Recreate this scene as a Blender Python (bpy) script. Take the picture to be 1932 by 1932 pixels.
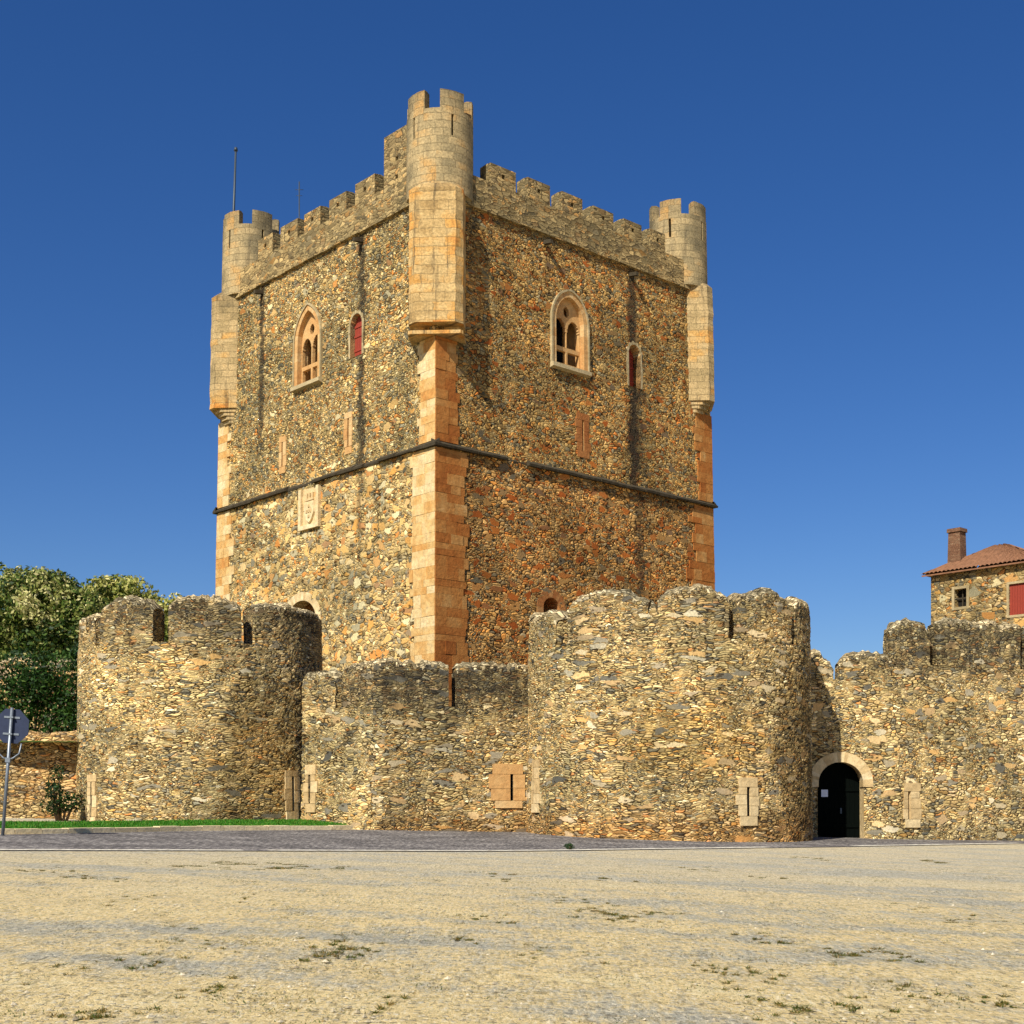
import bpy, math, random
import numpy as np
from mathutils import Vector, Matrix
R = math.radians
rng = np.random.default_rng(7)
random.seed(7)
for o in list(bpy.data.objects): bpy.data.objects.remove(o, do_unlink=True)
S = bpy.context.scene
C = S.collection

# ------------------------------------------------------------------ camera, sky, sun, exposure
EYE = 1.6
FPX, HOR = 1375.0, 808.0            # focal length and horizon row, in 1024-pixel units
cam = bpy.data.cameras.new('camera'); cam.sensor_width = 36.0
cam.lens = FPX/1024*36; cam.shift_y = (HOR-512)/1024; cam.clip_end = 3000; cam.clip_start = 0.1
co = bpy.data.objects.new('camera', cam); C.objects.link(co)
co.location = (0, 0, EYE); co.rotation_euler = (R(90), 0, 0); S.camera = co

SUN_EL = 43.0
SUN_TO = Vector((-0.47, -0.883, 0)).normalized()          # horizontal direction towards the sun
W = bpy.data.worlds.new('World'); S.world = W; W.use_nodes = True
wn = W.node_tree; wn.nodes.clear()
sky = wn.nodes.new('ShaderNodeTexSky'); sky.sky_type = 'NISHITA'; sky.sun_disc = False
sky.sun_elevation = R(SUN_EL); sky.sun_rotation = math.atan2(SUN_TO.x, SUN_TO.y)
sky.altitude = 700; sky.air_density = 1.0; sky.dust_density = 1.0; sky.ozone_density = 5.0
hs = wn.nodes.new('ShaderNodeHueSaturation'); hs.inputs['Saturation'].default_value = 1.25; hs.inputs['Hue'].default_value = 0.5115
bg = wn.nodes.new('ShaderNodeBackground'); bg.inputs['Strength'].default_value = 0.078
wo = wn.nodes.new('ShaderNodeOutputWorld')
wn.links.new(sky.outputs[0], hs.inputs['Color']); wn.links.new(hs.outputs[0], bg.inputs[0]); wn.links.new(bg.outputs[0], wo.inputs[0])
sl = bpy.data.lights.new('sun', 'SUN'); sl.energy = 5.0; sl.angle = R(0.5); sl.color = (1.0, 0.955, 0.86)
so = bpy.data.objects.new('sun', sl); C.objects.link(so)
d = Vector((SUN_TO.x*math.cos(R(SUN_EL)), SUN_TO.y*math.cos(R(SUN_EL)), math.sin(R(SUN_EL))))
so.rotation_euler = d.to_track_quat('Z', 'Y').to_euler(); so.location = (-30, -50, 50)
S.view_settings.view_transform = 'Standard'; S.view_settings.look = 'None'
S.view_settings.exposure = 0.34; S.view_settings.gamma = 1.0
S.render.resolution_x = S.render.resolution_y = 1024
S.render.engine = 'CYCLES'

# ------------------------------------------------------------------ helpers
def lin(c):
    out = []
    for v in c:
        v = v/255.0
        out.append(v/12.92 if v <= 0.04045 else ((v+0.055)/1.055)**2.4)
    return (*out, 1.0)
def zg(x, y):
    x = np.clip(x, -45, 45); y = np.clip(y, -20, 75)
    return 0.0165*y - 0.025*x
def ground_at(px, py):
    "point of the ground seen at a pixel of the 1932-pixel view"
    u = (px*0.53-512)/FPX; k = (py*0.53-HOR)/FPX
    D = EYE/(k+0.0165-0.025*u)
    return u*D, D
def tag(o, label=None, cat=None, group=None, kind=None):
    if label: o['label'] = label
    if cat: o['category'] = cat
    if group: o['group'] = group
    if kind: o['kind'] = kind
    return o
def thing(name, label, cat, loc=(0, 0, 0), rz=0, group=None):
    o = bpy.data.objects.new(name, None); C.objects.link(o)
    o.location = loc; o.rotation_euler = (0, 0, rz); o.empty_display_size = 0.5
    return tag(o, label, cat, group)

class MB:
    "collects faces; build() links them as one mesh object"
    def __init__(s): s.v = []; s.n = 0; s.f = []; s.uv = []; s.m = []; s.r = []; s.sm = []
    def add(s, verts, faces, uvs=None, mat=0, rnd=0.5, smooth=False):
        """verts Nx3, faces list of index tuples / MxK array, uvs: Nx2 per vertex or None for box projection"""
        verts = np.asarray(verts, float); b = s.n
        s.v.append(verts); s.n += len(verts)
        for i, f in enumerate(faces):
            f = [int(q) for q in f]
            if uvs is None:
                p = verts[f]
                nrm = np.cross(p[1]-p[0], p[2]-p[0]); L = np.linalg.norm(nrm)
                if L < 1e-9 and len(f) > 3: nrm = np.cross(p[2]-p[0], p[3]-p[0]); L = np.linalg.norm(nrm)
                nrm = nrm/(L+1e-12)
                if abs(nrm[2]) > 0.75: q = p[:, :2]
                else:
                    t = np.array([-nrm[1], nrm[0], 0.0]); t /= np.linalg.norm(t)+1e-12
                    q = np.stack([p@t, p[:, 2]], 1)
            else: q = uvs[f]
            s.f.append([b+k for k in f]); s.uv.append(q)
            s.m.append(mat if np.isscalar(mat) else mat[i]); s.r.append(rnd if np.isscalar(rnd) else rnd[i]); s.sm.append(smooth)
    def quad(s, a, b, c, d, **k): s.add([a, b, c, d], [(0, 1, 2, 3)], **k)
    def box(s, x0, x1, y0, y1, z0, z1, M=None, jit=0, **k):
        p = np.array([(x, y, z) for z in (z0, z1) for y in (y0, y1) for x in (x0, x1)], float)
        if jit: p = p + rng.uniform(-jit, jit, p.shape)
        if M is not None: p = np.array([M@Vector(q) for q in p])
        s.add(p, [(0, 2, 3, 1), (4, 5, 7, 6), (0, 1, 5, 4), (2, 6, 7, 3), (0, 4, 6, 2), (1, 3, 7, 5)], **k)
    def tube(s, path, rad, n=8, caps=True, **k):
        path = [Vector(p) for p in path]; rad = [rad]*len(path) if np.isscalar(rad) else rad
        vs = []
        for i, p in enumerate(path):
            t = (path[min(i+1, len(path)-1)]-path[max(i-1, 0)]).normalized()
            a = t.orthogonal().normalized() if i == 0 else (s_a - t*s_a.dot(t)).normalized()
            s_a = a; bb = t.cross(a)
            for j in range(n):
                th = 2*math.pi*j/n; vs.append(p+(a*math.cos(th)+bb*math.sin(th))*rad[i])
        fs = [(i*n+j, i*n+(j+1) % n, (i+1)*n+(j+1) % n, (i+1)*n+j) for i in range(len(path)-1) for j in range(n)]
        if caps: fs += [tuple(range(n))[::-1], tuple((len(path)-1)*n+j for j in range(n))]
        s.add([tuple(v) for v in vs], fs, smooth=True, **k)
    def build(s, name, mats, parent=None, xf=None):
        me = bpy.data.meshes.new(name)
        V = np.concatenate(s.v) if s.v else np.zeros((0, 3))
        if xf is not None: V = xf(V)
        lens = np.array([len(f) for f in s.f], np.int32)
        loops = np.array([q for f in s.f for q in f], np.int32)
        me.vertices.add(len(V)); me.vertices.foreach_set('co', V.astype(np.float32).ravel())
        me.loops.add(len(loops)); me.loops.foreach_set('vertex_index', loops)
        me.polygons.add(len(lens)); st = np.concatenate([[0], np.cumsum(lens)[:-1]]).astype(np.int32)
        me.polygons.foreach_set('loop_start', st)
        me.polygons.foreach_set('material_index', np.array(s.m, np.int32))
        me.polygons.foreach_set('use_smooth', np.array(s.sm, bool))
        uvl = me.uv_layers.new(name='UVMap'); uvl.data.foreach_set('uv', np.concatenate(s.uv).astype(np.float32).ravel())
        at = me.attributes.new('rnd', 'FLOAT', 'FACE'); at.data.foreach_set('value', np.array(s.r, np.float32))
        me.update(calc_edges=True); me.validate()
        for m in (mats if isinstance(mats, (list, tuple)) else [mats]): me.materials.append(m)
        o = bpy.data.objects.new(name, me); C.objects.link(o)
        if parent: o.parent = parent
        return o

def steps(a, b, pitch, breaks=()):
    n = max(1, int(round(abs(b-a)/pitch)))
    q = np.concatenate([np.linspace(a, b, n+1), [x for x in breaks if a < x < b]])
    q = np.unique(np.round(q, 4)); keep = [q[0]]
    br = set(np.round(breaks, 4)) | {round(a, 4), round(b, 4)}
    for x in q[1:]:
        if x-keep[-1] < pitch*0.3:
            if x in br and keep[-1] not in br: keep[-1] = x
            elif x in br: keep.append(x)
            continue
        keep.append(x)
    return np.array(keep)

def grid_wall(mb, P, us, vs, hole=None, depth=0.5, back=True, mat=0, mat_rev=None, mat_back=None, smooth=True, uoff=0.0, lip=0.0):
    "a wall surface P(u,v,d) with real openings where hole(u,v) is true; d runs inwards"
    mat_rev = mat if mat_rev is None else mat_rev; mat_back = mat_rev if mat_back is None else mat_back
    nu, nv = len(us), len(vs)
    U, V = np.meshgrid(us, vs, indexing='ij')
    pts = P(U.ravel(), V.ravel(), np.zeros(nu*nv)); uv = np.stack([U.ravel()+uoff, V.ravel()], 1)
    uc = (us[1:]+us[:-1])/2; vc = (vs[1:]+vs[:-1])/2
    UC, VC = np.meshgrid(uc, vc, indexing='ij')
    H = hole(UC, VC) if hole is not None else np.zeros(UC.shape, bool)
    I, J = np.nonzero(~H); k = I*nv+J
    mm = [int(q) for q in mat(UC[I, J], VC[I, J])] if callable(mat) else mat
    mb.add(pts, np.stack([k, k+nv, k+nv+1, k+1], 1), uvs=uv, mat=mm, smooth=smooth)
    if not H.any(): return
    vs2, fs2, uv2, ms2 = [], [], [], []
    def q(pa, ua, m):
        b = len(vs2); vs2.extend(pa); uv2.extend(ua); fs2.append((b, b+1, b+2, b+3)); ms2.append(m)
    def pt(u, v, dd): return P(np.array([u]), np.array([v]), np.array([dd if dd else -lip]))[0]
    for i, j in zip(*np.nonzero(H)):
        u0, u1, v0, v1 = us[i], us[i+1], vs[j], vs[j+1]
        if back: q([pt(u0, v0, depth), pt(u1, v0, depth), pt(u1, v1, depth), pt(u0, v1, depth)], [(u0, v0), (u1, v0), (u1, v1), (u0, v1)], mat_back)
        if i == 0 or not H[i-1, j]: q([pt(u0, v0, 0), pt(u0, v0, depth), pt(u0, v1, depth), pt(u0, v1, 0)], [(0, v0), (depth, v0), (depth, v1), (0, v1)], mat_rev)
        if i == H.shape[0]-1 or not H[i+1, j]: q([pt(u1, v0, depth), pt(u1, v0, 0), pt(u1, v1, 0), pt(u1, v1, depth)], [(0, v0), (depth, v0), (depth, v1), (0, v1)], mat_rev)
        if j == 0 or not H[i, j-1]: q([pt(u0, v0, 0), pt(u1, v0, 0), pt(u1, v0, depth), pt(u0, v0, depth)], [(u0, 0), (u1, 0), (u1, depth), (u0, depth)], mat_rev)
        if j == H.shape[1]-1 or not H[i, j+1]: q([pt(u0, v1, depth), pt(u1, v1, depth), pt(u1, v1, 0), pt(u0, v1, 0)], [(u0, 0), (u1, 0), (u1, depth), (u0, depth)], mat_rev)
    mb.add(vs2, fs2, uvs=np.array(uv2), mat=ms2)

def loft_merlon(mb, P, u0, u1, z0, h, thick, arch=0.18, mat=0, mat_top=None, pitch=0.1, rough=0.04, uoff=0.0):
    "a masonry merlon of the wall P(u,v,d) with a rounded, uneven mortar capping"
    mat_top = mat if mat_top is None else mat_top
    us = steps(u0, u1, pitch); nz = max(3, int(h/0.1)); nt = 6
    rings = []; uvs = []
    lump = 0
    for i, u in enumerate(us):
        t = 2*(u-u0)/(u1-u0)-1
        lump = 0.6*lump + rng.normal(0, rough)
        edge = max(0.0, abs(t)-0.82)/0.18
        top = z0 + h*(1-arch*t*t) - 0.10*edge**2 + lump
        row = []; uu = []
        for j in range(nz+1):
            z = z0+(top-0.10-z0)*j/nz; row.append((u, z, 0.0)); uu.append((u+uoff, z))
        for j in range(1, nt):                               # capping, curved over the thickness
            a = math.pi*j/nt; dd = thick/2*(1-math.cos(a)); z = top-0.10+0.16*math.sin(a)+rng.normal(0, rough*0.4)
            row.append((u, z, dd)); uu.append((u+uoff, top+dd))
        for j in range(4):
            z = top-0.10-(top-0.10-z0)*j/3; row.append((u, z, thick)); uu.append((u+uoff, z+3))
        rings.append(row); uvs.append(uu)
    m = len(rings[0]); A = np.array(rings).reshape(-1, 3)
    pts = P(A[:, 0], A[:, 1], A[:, 2])
    fs, ms = [], []
    for i in range(len(us)-1):
        for j in range(m-1):
            k = i*m+j; fs.append((k, k+m, k+m+1, k+1)); ms.append(mat_top if nz-(i % 3 == 0) <= j <= nz+nt else mat)
    mb.add(pts, fs, uvs=np.array(uvs).reshape(-1, 2), mat=ms, smooth=True)
    for i in (0, len(us)-1):                                 # ends
        ring = A[i*m:(i+1)*m]; p = P(ring[:, 0], ring[:, 1], ring[:, 2])
        q = np.stack([ring[:, 2]+u0, ring[:, 1]], 1)
        f = tuple(range(m)) if i == 0 else tuple(range(m))[::-1]
        mb.add(p, [f[::-1] if i == 0 else f[::-1]], uvs=q, mat=mat)

# ------------------------------------------------------------------ materials
class NT:
    def __init__(s, name):
        s.mat = bpy.data.materials.new(name); s.mat.use_nodes = True; s.t = s.mat.node_tree; s.t.nodes.clear()
    def n(s, ty, **k):
        nd = s.t.nodes.new('ShaderNode'+ty)
        for a, b in k.items():
            if a.startswith('i_'): s.set(nd.inputs[a[2:].replace('_', ' ')], b)
            else: setattr(nd, a, b)
        return nd
    def set(s, inp, v):
        if isinstance(v, bpy.types.NodeSocket): s.t.links.new(v, inp)
        else: inp.default_value = v
    def math(s, op, a, b=0.0, c=None, clamp=False):
        nd = s.t.nodes.new('ShaderNodeMath'); nd.operation = op; nd.use_clamp = clamp
        s.set(nd.inputs[0], a); s.set(nd.inputs[1], b)
        if c is not None: s.set(nd.inputs[2], c)
        return nd.outputs[0]
    def mix(s, fac, a, b, mode='MIX'):
        nd = s.t.nodes.new('ShaderNodeMix'); nd.data_type = 'RGBA'; nd.blend_type = mode
        s.set(nd.inputs[0], fac); s.set(nd.inputs[6], a); s.set(nd.inputs[7], b); return nd.outputs[2]
    def fmix(s, fac, a, b):
        nd = s.t.nodes.new('ShaderNodeMix'); nd.data_type = 'FLOAT'
        s.set(nd.inputs[0], fac); s.set(nd.inputs[2], a); s.set(nd.inputs[3], b); return nd.outputs[0]
    def sstep(s, x, lo, hi, a=0.0, b=1.0):
        nd = s.t.nodes.new('ShaderNodeMapRange'); nd.interpolation_type = 'SMOOTHSTEP'
        s.set(nd.inputs[0], x); s.set(nd.inputs[1], lo); s.set(nd.inputs[2], hi); s.set(nd.inputs[3], a); s.set(nd.inputs[4], b); return nd.outputs[0]
    def ramp(s, x, stops, mode='LINEAR'):
        nd = s.t.nodes.new('ShaderNodeValToRGB'); cr = nd.color_ramp; cr.interpolation = mode
        while len(cr.elements) < len(stops): cr.elements.new(0.5)
        for e, (p, c) in zip(cr.elements, stops): e.position = p; e.color = c if len(c) == 4 else lin(c)
        s.set(nd.inputs[0], x); return nd.outputs[0]
    def noise(s, vec, scale, detail=3, rough=0.55, dim='2D'):
        nd = s.t.nodes.new('ShaderNodeTexNoise'); nd.noise_dimensions = dim
        s.set(nd.inputs['Vector'], vec); nd.inputs['Scale'].default_value = scale
        nd.inputs['Detail'].default_value = detail; nd.inputs['Roughness'].default_value = rough; return nd
    def vmul(s, v, k):
        nd = s.t.nodes.new('ShaderNodeVectorMath'); nd.operation = 'MULTIPLY'; s.set(nd.inputs[0], v); s.set(nd.inputs[1], k); return nd.outputs[0]
    def vadd(s, v, k):
        nd = s.t.nodes.new('ShaderNodeVectorMath'); nd.operation = 'ADD'; s.set(nd.inputs[0], v); s.set(nd.inputs[1], k); return nd.outputs[0]
    def voro(s, vec, scale, feat='F1', rand=1.0):
        nd = s.t.nodes.new('ShaderNodeTexVoronoi'); nd.voronoi_dimensions = '2D'; nd.feature = feat
        s.set(nd.inputs['Vector'], vec); nd.inputs['Scale'].default_value = scale; nd.inputs['Randomness'].default_value = rand; return nd
    def out(s, col, rough=0.9, height=None, hscale=0.03, bump=None, bdist=0.02, bstr=1.0, spec=0.2, metal=0.0, disp='BOTH'):
        p = s.t.nodes.new('ShaderNodeBsdfPrincipled'); o = s.t.nodes.new('ShaderNodeOutputMaterial')
        s.set(p.inputs['Base Color'], col); s.set(p.inputs['Roughness'], rough); p.inputs['Metallic'].default_value = metal
        p.inputs['Specular IOR Level'].default_value = spec
        if bump is not None:
            b = s.t.nodes.new('ShaderNodeBump'); b.inputs['Distance'].default_value = bdist; b.inputs['Strength'].default_value = bstr
            s.set(b.inputs['Height'], bump); s.t.links.new(b.outputs[0], p.inputs['Normal'])
        if height is not None:
            dn = s.t.nodes.new('ShaderNodeDisplacement'); dn.inputs['Midlevel'].default_value = 0.4; dn.inputs['Scale'].default_value = hscale
            s.set(dn.inputs['Height'], height); s.t.links.new(dn.outputs[0], o.inputs['Displacement']); s.mat.displacement_method = disp
        s.t.links.new(p.outputs[0], o.inputs['Surface']); return s.mat

def uvnode(N): return N.n('UVMap', uv_map='UVMap').outputs[0]

def rubble(name, palette, sx=3.0, sy=8.0, mortar=(150, 126, 84), joint=(60, 48, 34), big=None, big_amt=0.2, bsx=1.6, bsy=2.4,
           stain_z=None, stain_col=(46, 43, 38), streaks=(), tint=((200, 190, 170), (146, 143, 130)), tint_amt=0.7, hscale=0.036, seed=0.0, joint_amt=0.5, foot=None, patches=(), disp='BOTH'):
    """random rubble: flat stones of many colours, some large blocks, mortar, dark open joints, stains with shapes of their own"""
    N = NT(name); uv0 = uvnode(N)
    uv = N.vadd(uv0, (seed*13.7, seed*7.3, 0))
    w1 = N.vmul(N.vadd(N.noise(uv, 0.9, 2).outputs['Color'], (-0.5, -0.5, -0.5)), (0.55, 0.28, 0))
    w2 = N.vmul(N.vadd(N.noise(uv, 5.0, 2).outputs['Color'], (-0.5, -0.5, -0.5)), (0.11, 0.05, 0))
    w3 = N.vmul(N.vadd(N.noise(uv, 17.0, 2).outputs['Color'], (-0.5, -0.5, -0.5)), (0.045, 0.022, 0))
    p = N.vadd(N.vadd(N.vadd(uv, w1), w2), w3)
    ps = N.vmul(p, (sx, sy, 1))
    v1 = N.voro(ps, 1.0); e1 = N.voro(ps, 1.0, 'DISTANCE_TO_EDGE')
    psb = N.vmul(N.vadd(ps, (7.7, 3.1, 0)), (1.7, 1.55, 1)); v1b = N.voro(psb, 1.0); e1b = N.voro(psb, 1.0, 'DISTANCE_TO_EDGE')
    szm = N.sstep(N.noise(uv, 0.75, 3, 0.6).outputs['Fac'], 0.505, 0.515)
    vcol = N.mix(szm, v1.outputs['Color'], v1b.outputs['Color']); edist = N.fmix(szm, e1.outputs['Distance'], e1b.outputs['Distance'])
    pb = N.vmul(N.vadd(p, (31.3, 17.1, 0)), (bsx, bsy, 1))
    v2 = N.voro(pb, 1.0); e2 = N.voro(pb, 1.0, 'DISTANCE_TO_EDGE')
    s1 = N.n('SeparateColor'); N.set(s1.inputs[0], vcol)
    s2 = N.n('SeparateColor'); N.set(s2.inputs[0], v2.outputs['Color'])
    c1 = N.ramp(s1.outputs[0], palette, 'LINEAR')
    br = N.math('MULTIPLY_ADD', s1.outputs[1], 0.8, 0.58)
    c1 = N.mix(1.0, c1, N.n('CombineColor', i_Red=br, i_Green=br, i_Blue=br).outputs[0], 'MULTIPLY')
    fine = N.noise(uv, 14.0, 4, 0.7)
    # small stones: mortar between, dark open joints in places
    jn = N.noise(uv, 1.7, 3).outputs['Fac']
    jm = N.sstep(jn, 0.5-joint_amt*0.35, 0.75-joint_amt*0.35)
    ed = N.math('ADD', edist, N.math('MULTIPLY', N.math('SUBTRACT', fine.outputs['Fac'], 0.52), 0.22))
    edge1 = N.sstep(ed, 0.02, 0.13)
    jc = N.mix(jm, lin(mortar), lin(joint))
    col = N.mix(edge1, jc, c1)
    h = N.sstep(edist, 0.0, 0.28)
    h = N.math('ADD', N.math('MULTIPLY', h, 0.75), N.math('MULTIPLY', s1.outputs[2], 0.45))
    h = N.math('MULTIPLY', h, edge1)
    if big:
        sel = N.math('MULTIPLY', N.math('LESS_THAN', s2.outputs[0], big_amt), N.sstep(N.math('ADD', e2.outputs['Distance'], N.math('MULTIPLY', N.math('SUBTRACT', fine.outputs['Fac'], 0.5), 0.25)), 0.05, 0.10))
        c2 = N.ramp(s2.outputs[1], big, 'LINEAR')
        col = N.mix(sel, col, c2); h = N.fmix(sel, h, N.math('MULTIPLY_ADD', s2.outputs[2], 0.5, 0.7))
    # deep little holes between stones
    hol = N.voro(N.vmul(p, (sx*0.8, sy*0.55, 1)), 1.3)
    hs_ = N.n('SeparateColor'); N.set(hs_.inputs[0], hol.outputs['Color'])
    hm = N.math('MULTIPLY', N.math('LESS_THAN', hs_.outputs[0], 0.16), N.sstep(hol.outputs['Distance'], 0.32, 0.20))
    col = N.mix(N.math('MULTIPLY', hm, 0.8), col, lin(joint)); h = N.math('SUBTRACT', h, N.math('MULTIPLY', hm, 0.7))
    # patches of different stone / repointing
    big_n = N.noise(uv, 0.33, 3).outputs['Fac']
    tm = N.sstep(big_n, 0.35, 0.65)
    tc = N.mix(tm, lin(tint[0]), lin(tint[1]))
    col = N.mix(tint_amt, col, N.mix(1.0, col, N.mix(1.0, tc, (2.0, 2.0, 2.0, 1), 'MULTIPLY'), 'MULTIPLY'))
    f = N.math('MULTIPLY_ADD', fine.outputs['Fac'], 1.3, 0.38)
    col = N.mix(1.0, col, N.n('CombineColor', i_Red=f, i_Green=f, i_Blue=f).outputs[0], 'MULTIPLY')
    sep = N.n('SeparateXYZ'); N.set(sep.inputs[0], uv0)
    if stain_z:
        z0, z1, amt = stain_z
        sn = N.noise(uv, 1.1, 4, 0.65).outputs['Fac']
        zz = N.math('ADD', sep.outputs[1], N.math('MULTIPLY', N.math('SUBTRACT', sn, 0.5), 2.2))
        sm = N.math('MULTIPLY', N.math('MULTIPLY', N.sstep(zz, z0, z1), amt), N.sstep(N.noise(uv, 2.6, 4, 0.7).outputs['Fac'], 0.38, 0.56, 0.35, 1.0))
        col = N.mix(sm, col, N.mix(0.2, lin(stain_col), col))
    for pu, pv, ru, rv, pc in patches:                       # patches of other stone and repointing
        pn_ = N.noise(uv, 1.6, 3).outputs['Fac']
        dx_ = N.math('MULTIPLY', N.math('SUBTRACT', sep.outputs[0], pu), 1/ru); dy_ = N.math('MULTIPLY', N.math('SUBTRACT', sep.outputs[1], pv), 1/rv)
        dd_ = N.math('SQRT', N.math('ADD', N.math('MULTIPLY', dx_, dx_), N.math('MULTIPLY', dy_, dy_)))
        pm_ = N.sstep(N.math('ADD', dd_, N.math('MULTIPLY', N.math('SUBTRACT', pn_, 0.5), 1.6)), 1.15, 0.6)
        col = N.mix(pm_, col, N.mix(1.0, col, pc+(1,), 'MULTIPLY'))
    if foot:
        fz0, fz1, fc, famt = foot
        sn2 = N.noise(uv, 1.3, 3).outputs['Fac']
        zz2 = N.math('ADD', sep.outputs[1], N.math('MULTIPLY', N.math('SUBTRACT', sn2, 0.5), 1.2))
        col = N.mix(N.math('MULTIPLY', N.sstep(zz2, fz1, fz0), famt), col, N.mix(1.0, col, lin(fc), 'MULTIPLY'))
    for uc, wd, zt, zb, amt in streaks:
        wn_ = N.noise(N.vmul(uv, (0.6, 1.0, 1)), 1.4, 3).outputs['Fac']
        x = N.math('ABSOLUTE', N.math('ADD', N.math('SUBTRACT', sep.outputs[0], uc), N.math('MULTIPLY', N.math('SUBTRACT', wn_, 0.5), wd*1.8)))
        m = N.sstep(x, wd, wd*0.25)
        m = N.math('MULTIPLY', m, N.math('MULTIPLY', N.sstep(sep.outputs[1], zb, zb+3.0), N.math('LESS_THAN', sep.outputs[1], zt)))
        m = N.math('MULTIPLY', m, N.sstep(fine.outputs['Fac'], 0.25, 0.5, 0.55, 1.0))
        col = N.mix(N.math('MULTIPLY', m, amt), col, lin((44, 40, 34)))
    h = N.math('ADD', h, N.math('MULTIPLY', fine.outputs['Fac'], 0.25))
    return N.out(col, rough=0.93, height=h, hscale=hscale, spec=0.1, disp=disp)

def ashlar(name, stops, bw=0.62, bh=0.34, mortar=(120, 104, 74), stain_z=None, seed=0.0, streak=0.3, bump=0.02, dark=(60, 55, 46)):
    "coursed, weathered cut stone"
    N = NT(name); uv0 = uvnode(N); uv = N.vadd(uv0, (seed*5.1, 0, 0))
    wob = N.vmul(N.vadd(N.noise(uv, 3.5, 3).outputs['Color'], (-0.5, -0.5, -0.5)), (0.16, 0.09, 0))
    b = N.n('TexBrick'); b.offset = 0.5; b.squash = 1.35; b.squash_frequency = 3
    N.set(b.inputs['Vector'], N.vadd(uv, wob)); b.inputs['Scale'].default_value = 1.0
    b.inputs['Mortar Size'].default_value = 0.014; b.inputs['Mortar Smooth'].default_value = 0.4; b.inputs['Bias'].default_value = 0.0
    b.inputs['Brick Width'].default_value = bw; b.inputs['Row Height'].default_value = bh
    b.inputs['Color1'].default_value = (0, 0, 0, 1); b.inputs['Color2'].default_value = (1, 1, 1, 1); b.inputs['Mortar'].default_value = (0.5, 0.5, 0.5, 1)
    n1 = N.noise(uv, 0.7, 4).outputs['Fac']; fine = N.noise(uv, 11, 5, 0.75).outputs['Fac']
    sp = N.n('SeparateColor'); N.set(sp.inputs[0], b.outputs['Color'])
    x = N.math('ADD', N.math('MULTIPLY', sp.outputs[0], 0.36), N.math('MULTIPLY', N.math('SUBTRACT', n1, 0.22), 1.3))
    col = N.ramp(x, stops)
    col = N.mix(N.math('MULTIPLY', b.outputs['Fac'], 0.32), col, lin(mortar))
    f = N.math('MULTIPLY_ADD', fine, 1.9, 0.05)
    col = N.mix(1.0, col, N.n('CombineColor', i_Red=f, i_Green=f, i_Blue=f).outputs[0], 'MULTIPLY')
    st = N.noise(N.vmul(uv, (3.2, 0.28, 1)), 1.0, 4, 0.65).outputs['Fac']
    col = N.mix(N.sstep(st, 0.53, 0.72, 0, streak), col, lin(dark))
    sep = N.n('SeparateXYZ'); N.set(sep.inputs[0], uv0)
    if stain_z:
        z0, z1, amt = stain_z
        sn = N.noise(uv, 1.5, 4, 0.65).outputs['Fac']
        zz = N.math('ADD', sep.outputs[1], N.math('MULTIPLY', N.math('SUBTRACT', sn, 0.5), 2.0))
        col = N.mix(N.math('MULTIPLY', N.sstep(zz, z0, z1), amt), col, lin(dark))
    hgt = N.math('SUBTRACT', N.math('MULTIPLY', fine, 0.6), N.math('MULTIPLY', b.outputs['Fac'], 1.2))
    hgt = N.math('ADD', hgt, N.math('MULTIPLY', sp.outputs[0], 0.5))
    return N.out(col, rough=0.9, bump=hgt, bdist=bump, spec=0.12)

def blocks(name, stops, fine_amt=0.9):
    "separate cut blocks, each with its own tone (rnd attribute)"
    N = NT(name); a = N.n('Attribute', attribute_name='rnd').outputs['Fac']
    tc = N.n('TexCoord').outputs['Object']
    n = N.noise(tc, 6, 5, 0.7, '3D').outputs['Fac']; n2 = N.noise(tc, 0.9, 4, 0.7, '3D').outputs['Fac']
    x = N.math('ADD', N.math('MULTIPLY', a, 0.55), N.math('MULTIPLY', N.math('SUBTRACT', n2, 0.3), 1.15))
    col = N.ramp(x, stops); f = N.math('MULTIPLY_ADD', n, fine_amt, 1.03-fine_amt/2)
    col = N.mix(1.0, col, N.n('CombineColor', i_Red=f, i_Green=f, i_Blue=f).outputs[0], 'MULTIPLY')
    return N.out(col, rough=0.9, bump=n, bdist=0.03, spec=0.12)

def plain(name, c, var=0.3, scale=6, rough=0.7, metal=0.0, bdist=0.005, spec=0.3, stretch=(1, 1, 1)):
    N = NT(name); tc = N.n('TexCoord').outputs['Object']
    n = N.noise(N.vmul(tc, stretch), scale, 4, 0.65, '3D').outputs['Fac']
    f = N.math('MULTIPLY_ADD', n, 2*var, 1-var)
    col = N.mix(1.0, lin(c), N.n('CombineColor', i_Red=f, i_Green=f, i_Blue=f).outputs[0], 'MULTIPLY')
    return N.out(col, rough=rough, bump=n, bdist=bdist, metal=metal, spec=spec)

def leafmat(name, stops, trans=0.25):
    N = NT(name); a = N.n('Attribute', attribute_name='rnd').outputs['Fac']
    col = N.ramp(a, stops)
    p = N.n('BsdfPrincipled'); N.set(p.inputs['Base Color'], col); p.inputs['Roughness'].default_value = 0.55; p.inputs['Specular IOR Level'].default_value = 0.25
    t = N.n('BsdfTranslucent'); N.set(t.inputs['Color'], col)
    m = N.n('MixShader'); m.inputs[0].default_value = trans
    N.t.links.new(p.outputs[0], m.inputs[1]); N.t.links.new(t.outputs[0], m.inputs[2])
    o = N.n('OutputMaterial'); N.t.links.new(m.outputs[0], o.inputs['Surface']); return N.mat

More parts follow.
